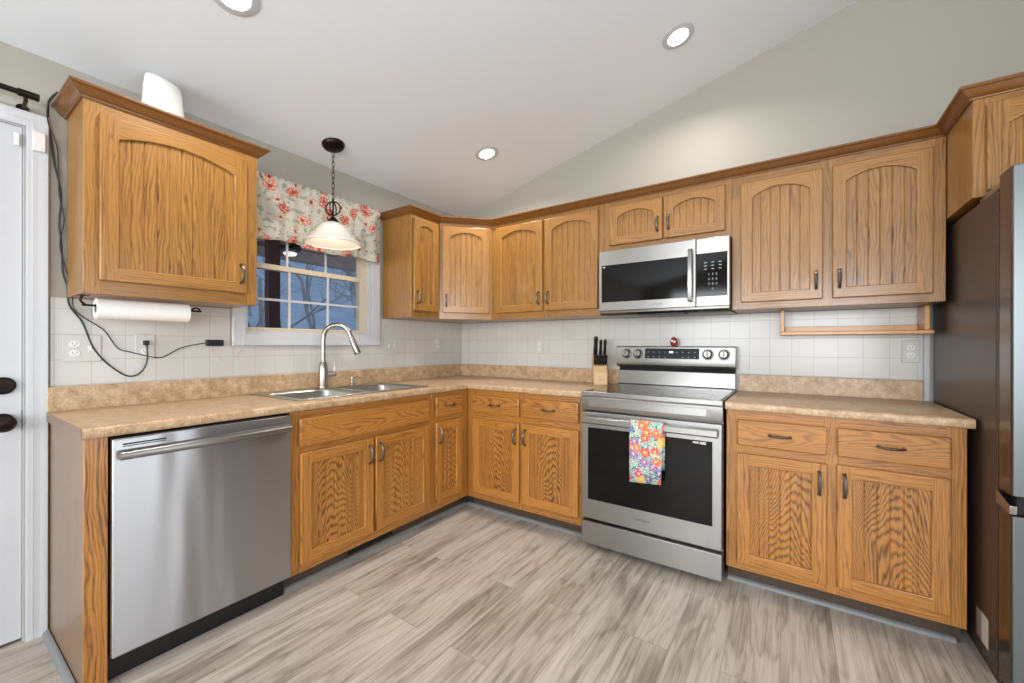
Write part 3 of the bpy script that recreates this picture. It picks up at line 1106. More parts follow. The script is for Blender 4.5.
# ------------------------------------------------------------------ sink and taps
sk = thing('sink', 'stainless double-bowl drop-in sink in the worktop below the window', 'sink', (0, 0, 0))
RX0, RX1, RY0, RY1 = 0.040, 0.548, -1.797, -0.933
bx0, bx1 = 0.118, 0.512
bowls = [(-1.757, -1.385), (-1.347, -0.973)]
xs = [RX0, bx0, bx1, RX1]
ys = [RY0, bowls[0][0], bowls[0][1], bowls[1][0], bowls[1][1], RY1]
MB().grid(xs, ys, lambda i, j: None if i == 1 and j in (1, 3) else 0, lambda u, v, w: (u, v, w), CT1 + 0.0006, CT1 + 0.006).build('rim', 'sink', sk, bevel=0.003)


def rounded(x0, x1, y0, y1, r, n=5):
    out = []
    for cx, cy, a0 in ((x1 - r, y1 - r, 0), (x0 + r, y1 - r, 90), (x0 + r, y0 + r, 180), (x1 - r, y0 + r, 270)):
        for k in range(n + 1):
            a = R(a0 + 90 * k / n)
            out.append((cx + r * math.cos(a), cy + r * math.sin(a)))
    return out


for (a0, a1) in bowls:
    V, F = [], []
    levels = [(0.0, CT1 + 0.005, 0.012), (0.001, CT1 - 0.01, 0.045), (0.006, 0.75, 0.05), (0.022, 0.725, 0.05), (0.06, 0.718, 0.05)]
    n = 0
    for ins, z, r in levels:
        ring = rounded(bx0 + ins, bx1 - ins, a0 + ins, a1 - ins, r)
        n = len(ring)
        V += [(p[0], p[1], z) for p in ring]
    for i in range(len(levels) - 1):
        for k in range(n):
            F.append((i * n + k, i * n + (k + 1) % n, (i + 1) * n + (k + 1) % n, (i + 1) * n + k))
    F.append(tuple((len(levels) - 1) * n + k for k in range(n)))
    bo = MB().add(V, F).build('bowl', 'sink', sk)
    md = bo.modifiers.new('gauge', 'SOLIDIFY')
    md.thickness = 0.0015
    md.offset = 0
    MB().lathe([(0.0, 0.7195), (0.02, 0.7195), (0.036, 0.7215), (0.042, 0.7195)], 20, 0, ((bx0 + bx1) / 2, (a0 + a1) / 2, 0)).build('drain', 'nickel', bo)

fa = thing('faucet', 'brushed nickel gooseneck faucet standing behind the sink', 'faucet', (0.080, -1.392, CT1 + 0.0066))
MB().lathe([(0.0, 0.0), (0.032, 0.0), (0.032, 0.006), (0.029, 0.012), (0.0275, 0.10), (0.025, 0.14), (0.0165, 0.165), (0.0, 0.167)], 24).build('base', 'nickel', fa)
sd = Vector((0.185, 0.125, 0)).normalized()
reach = 0.21
arc = [Vector((0, 0, 0.13)), Vector((0, 0, 0.22)), Vector((0, 0, 0.305))]
rr_ = 0.088
for k in range(1, 10):
    a = PI - PI * 0.93 * k / 9
    arc.append(sd * (rr_ + rr_ * math.cos(a)) + Vector((0, 0, 0.312 + rr_ * math.sin(a))))
last = arc[-1]
dirn = (arc[-1] - arc[-2]).normalized()
arc.append(last + dirn * 0.015)
MB().tube(arc, 0.0145, 14, smooth=4).build('spout', 'nickel', fa)
s0 = last + dirn * 0.012
MB().tube([s0, s0 + dirn * 0.02, s0 + dirn * 0.055, s0 + dirn * 0.108, s0 + dirn * 0.114], [0.0155, 0.0175, 0.0185, 0.0215, 0.019], 16).build('spray_head', 'nickel', fa)
hd = Vector((0.3, 0.95, 0)).normalized()
h0 = Vector((0, 0, 0.085))
lv = MB().tube([h0 + hd * 0.018, h0 + hd * 0.045, h0 + hd * 0.072, h0 + hd * 0.076], [0.015, 0.0165, 0.0155, 0.012], 14)
lv.tube([h0 + hd * 0.064 + Vector((0, 0, 0.008)), h0 + hd * 0.07 + Vector((0, 0, 0.035)), h0 + hd * 0.068 + Vector((0, 0, 0.075))], [0.0065, 0.005, 0.0065], 10, smooth=3)
lv.build('lever', 'nickel', fa)
sp = thing('soap_dispenser', 'small brushed nickel soap pump on the sink rim beside the faucet', 'soap dispenser', (0.082, -1.188, CT1 + 0.0066))
MB().lathe([(0.0, 0.0), (0.017, 0.0), (0.017, 0.006), (0.010, 0.012), (0.010, 0.032), (0.0, 0.033)], 18).build('base', 'nickel', sp)
MB().tube([(0, 0, 0.03), (0, 0, 0.05), (0.002, 0.001, 0.056)], [0.0055, 0.0075, 0.006], 10).tube([(0, 0, 0.05), (0.03, 0.022, 0.052), (0.05, 0.036, 0.047)], 0.0045, 8, smooth=3).build('nozzle', 'nickel', sp)

# ------------------------------------------------------------------ dishwasher
dw = thing('dishwasher', 'stainless steel dishwasher with a bar handle below the worktop end', 'dishwasher', (0, -2.4700, 0), LEFT)
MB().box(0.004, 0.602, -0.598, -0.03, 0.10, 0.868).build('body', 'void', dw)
MB().box(0.004, 0.602, -0.560, -0.535, 0.002, 0.0995).build('kick_plate', 'black', dw, bevel=0.002)
MB().grid([0.003, 0.2, 0.4, 0.603], [0.108, 0.3, 0.55, 0.866], lambda i, j: 0, lambda u, v, w: (u, w, v), -0.630, -0.5985).build('door', 'steel_dw', dw, bevel=0.005, seg=3)
hb = MB()
n = 16
V, F = [], []
for i in range(n + 1):
    u = i / n
    x = 0.018 + 0.572 * u
    bow = 0.012 * math.sin(PI * u)
    y = -0.6305
    V += [(x, y, 0.826), (x, y - 0.026 - bow, 0.822), (x, y - 0.032 - bow, 0.815), (x, y - 0.031 - bow, 0.800), (x, y - 0.024 - bow, 0.794), (x, y, 0.798)]
for i in range(n):
    for k in range(6):
        F.append((i * 6 + k, i * 6 + (k + 1) % 6, (i + 1) * 6 + (k + 1) % 6, (i + 1) * 6 + k))
F += [tuple(range(6)), tuple(n * 6 + k for k in range(6))]
hb.add(V, F).build('handle', 'steel', dw, angle=60)
MB().box(0.030, 0.148, -0.6312, -0.6302, 0.842, 0.847).box(0.030, 0.148, -0.6312, -0.6302, 0.836, 0.8385).build('vent_slot', 'void', dw)

# ------------------------------------------------------------------ range
rg = thing('range', 'stainless steel electric range with a black glass oven door, between the base cabinets', 'range', (1.5470, 0, 0))
RW = 0.757
MB().box(0.002, RW - 0.002, -0.622, -0.03, 0.03, 0.895).build('body', 'steel_d', rg)
for (fx, fy) in ((0.05, -0.58), (0.70, -0.58), (0.05, -0.08), (0.70, -0.08)):
    MB().lathe([(0.018, 0.0008), (0.018, 0.010), (0.010, 0.012), (0.010, 0.0305)], 14, 0, (fx, fy, 0)).build('foot', 'black', rg)
# cooktop frame and glass
MB().grid([0.0, 0.012, RW - 0.012, RW], [-0.668, -0.650, -0.075, -0.03], lambda i, j: None if (i, j) == (1, 1) else 0, lambda u, v, w: (u, v, w), 0.896, 0.924).build('cooktop_rim', 'steel', rg, bevel=0.004, seg=3)
ct = MB().box(0.0125, RW - 0.0125, -0.6495, -0.0755, 0.900, 0.9235).build('cooktop_glass', 'blackglass', rg, bevel=0.001)
for (cx, cy, cr) in ((0.20, -0.50, 0.115), (0.56, -0.50, 0.14), (0.20, -0.22, 0.09), (0.56, -0.22, 0.09)):
    MB().lathe([(cr - 0.0015, 0.9237), (cr, 0.9237), (cr, 0.9239), (cr - 0.0015, 0.9239), (cr - 0.0015, 0.9237)], 40, 0, (cx, cy, 0)).build('burner_ring', 'steel_d', ct)
# control-less front panel under the cooktop with a long groove
fp = MB().prism([(-0.622, 0.815), (-0.664, 0.815), (-0.668, 0.822), (-0.668, 0.890), (-0.664, 0.8955), (-0.622, 0.8955)], 'x', 0.001, RW - 0.001).build('front_panel', 'steel', rg, angle=30)
MB().box(0.045, 0.685, -0.6710, -0.6682, 0.838, 0.878).build('inset', 'steel', fp, bevel=0.0012)
MB().prism([(0.696 + 0.009 * math.cos(a * PI / 8), 0.858 + 0.019 * math.sin(a * PI / 8)) for a in range(16)], 'y', -0.6705, -0.6682).build('badge', 'steel_d', fp)
# oven door
od = MB().grid([0.003, 0.043, 0.711, RW - 0.003], [0.184, 0.298, 0.712, 0.806], lambda i, j: 0, lambda u, v, w: (u, w, v), -0.668, -0.6235).build('oven_door', 'steel', rg, bevel=0.004, seg=3)
MB().box(0.043, 0.711, -0.6705, -0.6684, 0.298, 0.716).build('window', 'blackglass', od, bevel=0.0008)
MB().box(0.62, 0.650, -0.6712, -0.6706, 0.700, 0.710).box(0.654, 0.682, -0.6712, -0.6706, 0.698, 0.711).build('sticker', 'label2', od)
text('badge_lettering', 'SAMSUNG', 0.017, 'ink', od, (0.364, -0.6686, 0.243), (PI / 2, 0, 0))
hb = MB()
hb.prism([(-0.700, 0.742), (-0.706, 0.748), (-0.706, 0.776), (-0.700, 0.784), (-0.690, 0.784), (-0.686, 0.778), (-0.686, 0.748), (-0.690, 0.742)], 'x', 0.020, RW - 0.020)
for hx in (0.030, RW - 0.070):
    hb.box(hx, hx + 0.04, -0.688, -0.6684, 0.750, 0.776)
hb.build('handle', 'steel', od, bevel=0.002)
MB().box(0.004, RW - 0.004, -0.660, -0.6235, 0.032, 0.168).build('storage_drawer_box', 'steel_d', rg)
dr = MB().box(0.003, RW - 0.003, -0.668, -0.6605, 0.036, 0.166).build('drawer', 'steel', rg, bevel=0.003, seg=3)
# riser and control console
MB().box(0.006, RW - 0.006, -0.062, -0.032, 0.925, 1.020).build('riser', 'steel', rg, bevel=0.003)
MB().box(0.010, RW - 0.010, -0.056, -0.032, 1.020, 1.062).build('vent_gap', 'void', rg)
cs = MB().prism([(-0.028, 1.045), (-0.085, 1.045), (-0.106, 1.060), (-0.112, 1.085), (-0.098, 1.182), (-0.092, 1.187), (-0.028, 1.187)], 'x', 0.002, RW - 0.002).build('console', 'steel', rg, angle=30, bevel=0.002)
tilt = math.atan2(0.014, 0.097)


def on_console(x, z):
    return (x, -0.112 + (z - 1.085) * 0.014 / 0.097 - 0.0004, z)


mm = MB().box(-0.172, 0.172, -0.0015, 0.0, -0.034, 0.034).build('display', 'display', rg, loc=on_console(0.377, 1.139), rot=(-tilt, 0, 0), bevel=0.0006)
MB().box(-0.012, -0.002, -0.0022, -0.0016, 0.004, 0.016).box(0.001, 0.012, -0.0022, -0.0016, 0.004, 0.016).build('clock_digits', 'led', mm)
for i in range(9):
    for j in range(2):
        if i in (4, 5) and j == 0:
            continue
        xx = -0.15 + i * 0.037
        MB().box(xx - 0.005, xx + 0.005, -0.0021, -0.0016, -0.024 + j * 0.032, -0.0215 + j * 0.032).build('key_print', 'mark', mm)
for kx in (0.078, 0.158, 0.600, 0.692):
    kb = MB().lathe([(0.0, 0.0), (0.0285, 0.0), (0.0285, -0.004), (0.025, -0.006), (0.024, -0.026), (0.020, -0.030), (0.0, -0.030)], 28, 0, (0, 0, 0), 'y')
    ko = kb.build('knob', 'steel_h', rg, loc=on_console(kx, 1.135), rot=(-tilt, 0, 0))
    MB().box(-0.0035, 0.0035, -0.037, -0.0295, -0.023, 0.023).build('grip', 'steel_d', ko, bevel=0.0015)
    MB().lathe([(0.030, 0.001), (0.034, 0.001), (0.034, -0.0012), (0.030, -0.0012), (0.030, 0.001)], 28, 0, (0, 0, 0), 'y').build('ring', 'black', ko)

# dish towel over the oven handle
tw = MB()
cols_, V, F = 14, [], []
pathp = [(-0.6735, 0.53), (-0.6735, 0.62), (-0.6770, 0.70), (-0.6815, 0.76), (-0.6830, 0.783), (-0.6880, 0.7885), (-0.6980, 0.7890), (-0.7060, 0.786), (-0.7095, 0.778), (-0.7105, 0.74), (-0.7110, 0.66), (-0.7100, 0.56), (-0.7100, 0.462)]
for i in range(cols_ + 1):
    u = i / cols_
    for k, (py, pz) in enumerate(pathp):
        fold = 0.004 * math.sin(u * 9 + 1) * min(1.0, max(0.0, (0.76 - pz) * 6)) * (1 if py < -0.69 else 0.2)
        nar = 1.0 - 0.07 * max(0.0, (0.78 - pz) / 0.32)
        V.append((1.9405 + (u - 0.5) * 0.178 * nar + (0.003 if py > -0.69 else -0.004 * (0.78 - pz) / 0.3), py - abs(fold) if py < -0.69 else py, pz + (0.012 * u - 0.004 if k in (0, len(pathp) - 1) else 0)))
n = len(pathp)
for i in range(cols_):
    for k in range(n - 1):
        F.append((i * n + k, i * n + k + 1, (i + 1) * n + k + 1, (i + 1) * n + k))
two = tw.add(V, F).build('dish_towel', ['towel', 'towel'], angle=60)
md = two.modifiers.new('cloth', 'SOLIDIFY'); md.thickness = 0.0022; md.offset = 0
tag(two, 'multicolour floral dish towel hanging over the oven door handle', 'towel')

# small red ornament on top of the console
eg = thing('egg_ornament', 'small red egg-shaped ornament sitting on top of the range console', 'ornament', (1.931, -0.062, 1.1878))
MB().lathe([(0.0, 0.0), (0.012, 0.0), (0.019, 0.008), (0.0235, 0.022), (0.0225, 0.036), (0.017, 0.050), (0.009, 0.059), (0.0, 0.062)], 22).build('body', 'red', eg)
MB().lathe([(0.0, -0.025), (0.007, -0.0245), (0.007, -0.02)], 14, 0, (-0.006, 0, 0.036), 'y').build('spot', 'hub', eg)
MB().lathe([(0.0, -0.025), (0.007, -0.0245), (0.007, -0.02)], 14, 0, (0.009, 0.0015, 0.030), 'y').build('spot', 'hub', eg)

# ------------------------------------------------------------------ microwave
mw = thing('microwave', 'stainless over-the-range microwave under the short cabinet', 'microwave', (1.5480, 0, 1.392))
MWW, MWH = 0.756, 0.400
MB().box(0.003, MWW - 0.003, -0.378, -0.0075, 0.008, 0.4065).build('body', 'black', mw, bevel=0.002)
# door: bright frame round the window
dr = MB().grid([0.0, 0.028, 0.542, 0.584], [0.020, 0.072, 0.318, MWH], lambda i, j: 0, lambda u, v, w: (u, w, v), -0.415, -0.3785).build('door', 'steel', mw, bevel=0.003, seg=3)
MB().box(0.020, 0.552, -0.4172, -0.4154, 0.074, 0.308).build('window', 'blackglass', dr, bevel=0.0008)
MB().box(0.030, 0.044, -0.4180, -0.4174, 0.292, 0.300).build('sticker', 'label2', dr)
text('badge_lettering', 'SAMSUNG', 0.013, 'ink', dr, (0.372, -0.4156, 0.047), (PI / 2, 0, 0))
hb = MB().prism([(-0.4153, 0.345), (-0.440, 0.347), (-0.446, 0.335), (-0.448, 0.2), (-0.446, 0.062), (-0.440, 0.048), (-0.4153, 0.050), (-0.4153, 0.070), (-0.430, 0.078), (-0.432, 0.2), (-0.430, 0.318), (-0.4153, 0.326)], 'x', 0.545, 0.569)
hb.build('handle', 'steel_h', dr, bevel=0.003)
cp = MB().box(0.586, MWW, -0.415, -0.3785, 0.020, MWH).build('control_panel', 'steel', mw, bevel=0.003, seg=3)
kg = MB().box(0.588, 0.745, -0.4172, -0.4154, 0.075, 0.315).build('keypad', 'blackglass', mw, bevel=0.0008)
rows = ['1  2  3', '4  5  6', '7  8  9', '0']
for i, s_ in enumerate(rows):
    text('key_digits', s_, 0.018, 'mark', kg, (0.672, -0.4174, 0.196 - i * 0.027), (PI / 2, 0, 0))
for i in range(3):
    for j in range(3):
        MB().box(0.628 + i * 0.037, 0.642 + i * 0.037, -0.4178, -0.4173, 0.224 + j * 0.018, 0.228 + j * 0.018).build('key_print', 'mark', kg)
# bottom grille lip and lamp cover
bt = MB().prism([(-0.405, 0.0195), (-0.405, 0.006), (-0.385, -0.006), (-0.04, -0.006), (-0.04, 0.0078), (-0.378, 0.0078), (-0.378, 0.0195)], 'x', 0.004, MWW - 0.004).build('base_plate', 'steel_d', mw)
MB().box(0.24, 0.52, -0.395, -0.30, -0.014, -0.0064).build('filter_grille', 'black', bt, bevel=0.002)

# ------------------------------------------------------------------ refrigerator
fg = thing('refrigerator', 'tall stainless refrigerator with a dark side panel', 'refrigerator', (3.1800, 0, 0))
FW = 0.905
MB().box(0.0, FW, -0.783, -0.03, 0.045, 1.735).build('body', 'fridge_side', fg, bevel=0.004)
MB().box(0.02, FW - 0.02, -0.76, -0.05, 0.0015, 0.0445).build('toe_grille', 'black', fg)
MB().box(0.004, FW - 0.004, -0.7965, -0.7835, 0.05, 1.73).build('door_gasket', 'steel_f', fg)


def fdoor(name, x0, x1, z0, z1):
    o = MB().box(x0, x1, -0.893, -0.797, z0, z1).build(name, 'steel_edge', fg, bevel=0.006, seg=3)
    MB().box(x0 + 0.003, x1 - 0.003, -0.8965, -0.8932, z0 + 0.003, z1 - 0.003).build('front_skin', 'steel_f', o, bevel=0.002)
    return o


fdoor('door', 0.001, FW / 2 - 0.003, 0.706, 1.782)
fdoor('door', FW / 2 + 0.003, FW - 0.001, 0.706, 1.782)
fdoor('drawer', 0.001, FW - 0.001, 0.06, 0.645)
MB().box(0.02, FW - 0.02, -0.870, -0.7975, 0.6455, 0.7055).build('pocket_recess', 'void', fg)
MB().prism([(-0.79, 0.655), (-0.895, 0.648), (-0.895, 0.676), (-0.86, 0.684), (-0.79, 0.700)], 'x', -0.0035, 0.014).build('hinge', 'nickel', fg, bevel=0.002)
MB().box(0.002, 0.06, -0.87, -0.62, 1.7355, 1.757).build('hinge_cover', 'nickel', fg, bevel=0.004)
st = MB().box(-0.0012, -0.0002, -0.655, -0.608, 0.098, 0.200).build('rating_label', 'label', fg)
MB().box(-0.0022, -0.0014, -0.722, -0.660, 0.098, 0.206).build('rating_label', 'label2', fg)
for q in range(1):
    MB().box(-0.0032, -0.0024, -0.676, -0.671, 0.108, 0.198).build('print', 'mark', st)

# ------------------------------------------------------------------ small things on walls and worktops


def outlet(label, loc, rz, kinds, dark=False):
    n = len(kinds)
    w = 0.07 + 0.046 * (n - 1)
    t = thing('wall_outlet', label, 'outlet', loc, rz)
    MB().box(-w / 2, w / 2, -0.005, 0, -0.0575, 0.0575).build('cover_plate', 'plate', t, bevel=0.002)
    for i, k in enumerate(kinds):
        cx = (i - (n - 1) / 2) * 0.046
        if k == 'o':
            for s in (-1, 1):
                f = MB().prism([(cx + 0.0165 * math.cos(a * PI / 8), s * 0.0195 + 0.0145 * math.sin(a * PI / 8)) for a in range(16)], 'y', -0.0068, -0.0051).build('socket', 'plastic', t)
                MB().box(cx - 0.0075, cx - 0.0055, -0.0073, -0.0069, s * 0.0195 - 0.002, s * 0.0195 + 0.006).box(cx + 0.0055, cx + 0.0075, -0.0073, -0.0069, s * 0.0195 - 0.002, s * 0.0195 + 0.006).lathe([(0.0, -0.0073), (0.0022, -0.0073), (0.0022, -0.0069)], 8, 0, (cx, 0, s * 0.0195 - 0.007), 'y').build('slot', 'ink', f)
        else:
            MB().box(cx - 0.005, cx + 0.005, -0.0068, -0.0051, -0.012, 0.012).box(cx - 0.003, cx + 0.003, -0.016, -0.0069, 0.000, 0.009).build('toggle', 'plastic', t)
    return t


outlet('wide two-gang white outlet and switch plate beside the door casing', (0.0066, -2.436, 1.176), LEFT, 'os')
outlet('white outlet under the paper towel roll with a green cord plugged in', (0.0066, -2.231, 1.183), LEFT, 'o')
outlet('two-gang white switch plate beside the window casing, by the faucet', (0.0066, -0.808, 1.183), LEFT, 'ss')
outlet('white outlet on the window wall nearest the room corner', (0.0066, -0.315, 1.198), LEFT, 'o')
outlet('white outlet on the stove wall between the corner and the knife block', (0.855, -0.0066, 1.180), 0, 'o')
outlet('white outlet on the tile below the hanging shelf', (3.100, -0.0066, 1.165), 0, 'o')

# cords
X0 = 0.012
gp = [(0.18, -2.5555, 2.182), (0.10, -2.558, 2.195), (X0, -2.508, 2.25), (X0, -2.532, 2.20), (X0, -2.534, 2.12), (X0, -2.530, 2.08), (X0, -2.517, 1.95), (X0, -2.498, 1.83), (X0, -2.503, 1.70), (X0, -2.497, 1.62), (X0, -2.493, 1.50), (X0, -2.480, 1.44), (X0, -2.474, 1.36), (X0, -2.436, 1.29), (X0, -2.405, 1.185), (X0, -2.362, 1.112), (X0, -2.304, 1.054), (X0 + 0.01, -2.270, 1.048), (X0 + 0.014, -2.243, 1.072), (X0 + 0.016, -2.228, 1.12), (0.03, -2.228, 1.175), (0.026, -2.231, 1.2005)]
gc = MB().tube(gp[2:], 0.0032, 8, smooth=5).build('power_cable', 'cord_g')
tag(gc, 'dark green cord hanging beside the door and looping up to its outlet', 'cord')
MB().box(0.0142, 0.032, -2.241, -2.221, 1.190, 1.213).build('plug', 'black', gc, bevel=0.003)
bp_ = [(X0 + 0.012, -2.512, 2.24), (X0 + 0.012, -2.535, 2.18), (X0 + 0.012, -2.536, 2.11), (X0 + 0.012, -2.512, 2.02), (X0 + 0.012, -2.507, 1.93), (X0 + 0.012, -2.505, 1.82), (X0 + 0.012, -2.491, 1.72), (X0 + 0.012, -2.503, 1.61), (X0 + 0.012, -2.484, 1.50), (X0 + 0.012, -2.468, 1.42), (X0 + 0.010, -2.462, 1.345), (X0 + 0.006, -2.420, 1.300), (X0, -2.368, 1.255), (X0, -2.326, 1.178), (X0, -2.282, 1.158), (X0, -2.212, 1.135), (X0, -2.166, 1.133), (X0, -2.105, 1.172), (X0, -2.06, 1.188), (X0, -2.01, 1.199), (X0, -1.996, 1.202)]
bc = MB().tube(bp_, 0.0022, 8, smooth=5).build('adapter_cable', 'cord_b')
tag(bc, 'thin brown cord running under the cabinet to the black box by the window', 'cord')
ab = MB().box(0.0066, 0.030, -1.993, -1.917, 1.186, 1.219).build('power_adapter', 'black', bevel=0.003)
tag(ab, 'small black power adapter box on the tile beside the window', 'adapter')
wp = [(X0, -1.968, 1.1855), (X0, -1.968, 1.150), (X0, -1.940, 1.128), (X0, -1.915, 1.088), (X0, -1.875, 1.105), (X0, -1.842, 1.160), (0.026, -1.826, 1.192), (0.026, -1.822, 1.235), (0.026, -1.820, 1.35)]
tag(MB().tube(wp, 0.0012, 6, smooth=5).build('thin_cable', 'cord_w'), 'thin clear cable drooping from the black adapter to the window casing', 'cable')

# alarm contact and curtain rod at the door
ds = MB().box(0.0228, 0.040, -2.578, -2.543, 1.975, 2.052).build('door_sensor', 'plastic', bevel=0.003)
tag(ds, 'white alarm contact box fixed to the door casing', 'sensor')
mg = MB().box(0.0, 0.012, -2.622, -2.608, 1.985, 2.035).build('sensor_magnet', 'plastic', bevel=0.002)
tag(mg, 'small white sensor magnet on the door beside the alarm contact', 'sensor')
cr = thing('curtain_rod', 'dark bronze curtain rod above the entry door', 'curtain rod', (0.08, -2.57, 2.172))
MB().tube([(0, 0, 0), (0, -0.95, 0)], 0.0105, 14).tube([(0, 0.004, 0), (0, -0.050, 0)], 0.0145, 14).build('rod', 'bronze', cr)
MB().tube([(0, -0.03, -0.008), (0, -0.03, -0.028), (-0.03, -0.03, -0.034), (-0.0795, -0.03, -0.034)], 0.006, 10).lathe([(0.0, 0.0), (0.018, 0.0), (0.018, 0.006), (0.0, 0.008)], 16, 0, (-0.0795, -0.03, -0.034), 'x').build('bracket', 'bronze', cr)
MB().tube([(0, -0.90, -0.008), (0, -0.90, -0.028), (-0.03, -0.90, -0.034), (-0.0795, -0.90, -0.034)], 0.006, 10).build('bracket', 'bronze', cr)

# router on top of the cabinet
ro = thing('wifi_router', 'tall white oval router standing on the cabinet by the door', 'router', (0.185, -2.212, 2.1556))
m = MB()
V, F = [], []
n = 32
lev = [(0.0, 0.92), (0.012, 0.97), (0.10, 0.97), (0.19, 0.90), (0.232, 0.84), (0.245, 0.78), (0.249, 0.66)]
for z, s in lev:
    for k in range(n):
        a = 2 * PI * k / n
        V.append((0.045 * s * math.cos(a), 0.078 * s * math.sin(a), z * (1.0 if z < 0.15 else 1.0 - 0.10 * (0.5 + 0.5 * math.sin(a)) * min(1, (z - 0.15) * 9))))
for i in range(len(lev) - 1):
    for k in range(n):
        F.append((i * n + k, i * n + (k + 1) % n, (i + 1) * n + (k + 1) % n, (i + 1) * n + k))
F += [tuple(range(n))[::-1], tuple((len(lev) - 1) * n + k for k in range(n))]
m.add(V, F).build('case', 'plastic', ro, angle=50)

# paper towel holder and roll
RYA, RYB, RXC, RZC = -2.427, -2.122, 0.185, 1.354
ph = thing('paper_towel_holder', 'dark metal paper towel bracket fixed under the cabinet by the door', 'holder', (RXC, RYA, RZC))
MB().tube([(0, -0.037, 0.038), (0, -0.043, 0.018), (0, -0.028, 0.002), (0, -0.010, 0), (0, 0.325, 0), (0, 0.350, 0.0)], 0.0042, 10, smooth=4).build('rod', 'bronze', ph)
MB().tube([(0, 0.318, -0.002), (0, 0.330, 0.014), (0, 0.348, 0.012), (0, 0.352, -0.004)], 0.004, 8, smooth=4).build('hook', 'bronze', ph)
MB().box(-0.018, 0.018, -0.055, -0.02, 0.0365, 0.0385).build('mount', 'bronze', ph)
pr_ = thing('paper_towel_roll', 'white paper towel roll held under the cabinet by the door', 'paper towel', (RXC, RYA, RZC))
MB().lathe([(0.0195, 0.0), (0.0425, 0.0), (0.0425, RYB - RYA), (0.0195, RYB - RYA), (0.0195, 0.0)], 40, 0, (0, 0, -0.0115), 'y').build('paper', 'paper', pr_)
MB().lathe([(0.016, -0.001), (0.0192, -0.001), (0.0192, RYB - RYA + 0.001), (0.016, RYB - RYA + 0.001), (0.016, -0.001)], 28, 0, (0, 0, -0.0115), 'y').build('core', 'core', pr_)

# valance
VY0, VY1 = -1.868, -0.928
m = MB()
nn, nz = 150, 14
V, F = [], []
for i in range(nn + 1):
    u = i / nn
    y = VY0 + (VY1 - VY0) * u
    # scalloped hem: longer at the ends, a tab in the middle
    e = abs(2 * u - 1)
    low = 1.815 - 0.030 * max(0.0, (e - 0.45) / 0.55) ** 1.2
    if abs(u - 0.55) < 0.16:
        low -= 0.018
    for k in range(nz + 1):
        w = k / nz
        z = 2.185 + (low - 2.185) * w
        amp = 0.005 + 0.011 * w
        x = 0.032 + amp * (math.sin(u * 62 + 0.6 * math.sin(u * 17)) * 0.6 + 0.5 * math.sin(u * 27 + 1.2))
        if w < 0.13:
            x = 0.034 + 0.004 * math.sin(u * 120)
        if w < 0.04:
            z += 0.003 * math.sin(u * 150)
        V.append((x, y, z))
for i in range(nn):
    for k in range(nz):
        F.append((i * (nz + 1) + k, i * (nz + 1) + k + 1, (i + 1) * (nz + 1) + k + 1, (i + 1) * (nz + 1) + k))
va = m.add(V, F).build('valance', 'valance', angle=70)
md = va.modifiers.new('cloth', 'SOLIDIFY'); md.thickness = 0.0015; md.offset = 0
tag(va, 'gathered floral fabric valance with red blooms across the window top', 'valance')
vr_ = MB().tube([(0.0275, VY0 - 0.002, 2.168), (0.0275, VY1 + 0.004, 2.168)], 0.004, 8).build('valance_rod', 'white')
vr_.parent = va

# pendant lamp
PX, PY = 0.215, -1.409
pz = zc(PX)
pd = thing('pendant_lamp', 'bronze chain pendant lamp with an alabaster bell shade over the sink', 'pendant lamp', (PX, PY, pz))
m = MB()
m.X = Matrix.Rotation(-math.atan(CES), 4, 'Y')
m.lathe([(0.0, -0.0006), (0.066, -0.0006), (0.066, -0.006), (0.058, -0.018), (0.030, -0.028), (0.010, -0.032), (0.008, -0.040), (0.0, -0.041)], 36)
m.build('canopy', 'bronze', pd)
zr = 2.080 - pz                                   # top of the ring ornament
m = MB()
nl = 9
z0_ = -0.042
step = (z0_ - (zr + 0.012)) / nl
for i in range(nl):
    zc_ = z0_ - step * (i + 0.5)
    hh = step * 0.66
    a = 0 if i % 2 else PI / 2
    pts = [(0.0085 * math.sin(t_) * math.cos(a), 0.0085 * math.sin(t_) * math.sin(a), zc_ + hh * math.cos(t_)) for t_ in [2 * PI * q / 12 for q in range(12)]]
    m.tube(pts, 0.0019, 6, closed=True)
m.build('chain', 'bronze', pd)
m = MB()
for a in (R(35), R(125)):
    pts = [(0.044 * math.sin(t_) * math.cos(a), 0.044 * math.sin(t_) * math.sin(a), zr - 0.045 + 0.042 * math.cos(t_)) for t_ in [2 * PI * q / 24 for q in range(24)]]
    m.tube(pts, 0.0042, 8, closed=True)
m.tube([(0, 0, zr + 0.016), (0, 0, zr - 0.105)], 0.0055, 10)
m.build('ring_ornament', 'bronze', pd)
zt_ = 1.948 - pz
MB().lathe([(0.0, zt_ + 0.036), (0.012, zt_ + 0.034), (0.020, zt_ + 0.024), (0.032, zt_ + 0.012), (0.036, zt_ + 0.002), (0.0, zt_ + 0.001)], 24).build('socket_cap', 'bronze', pd)
po = [(0.034, 0.0), (0.050, -0.006), (0.074, -0.024), (0.096, -0.050), (0.114, -0.080), (0.135, -0.103), (0.158, -0.118), (0.164, -0.125), (0.162, -0.133), (0.155, -0.135)]
pi_ = [(r - 0.005, z + 0.001) for r, z in po[::-1]][1:]
MB().lathe([(r, zt_ + z) for r, z in po] + [(max(r, 0.028), zt_ + z - 0.003) for r, z in pi_], 48).build('shade', 'alabaster', pd)
MB().lathe([(0.013, zt_ - 0.01), (0.014, zt_ - 0.035), (0.024, zt_ - 0.058), (0.028, zt_ - 0.080), (0.021, zt_ - 0.102), (0.0, zt_ - 0.112)], 20).build('bulb', 'bulb', pd)
l = bpy.data.lights.new('pendant_glow', 'POINT')
l.energy = 0.8
l.color = (1.0, 0.86, 0.68)
l.shadow_soft_size = 0.03
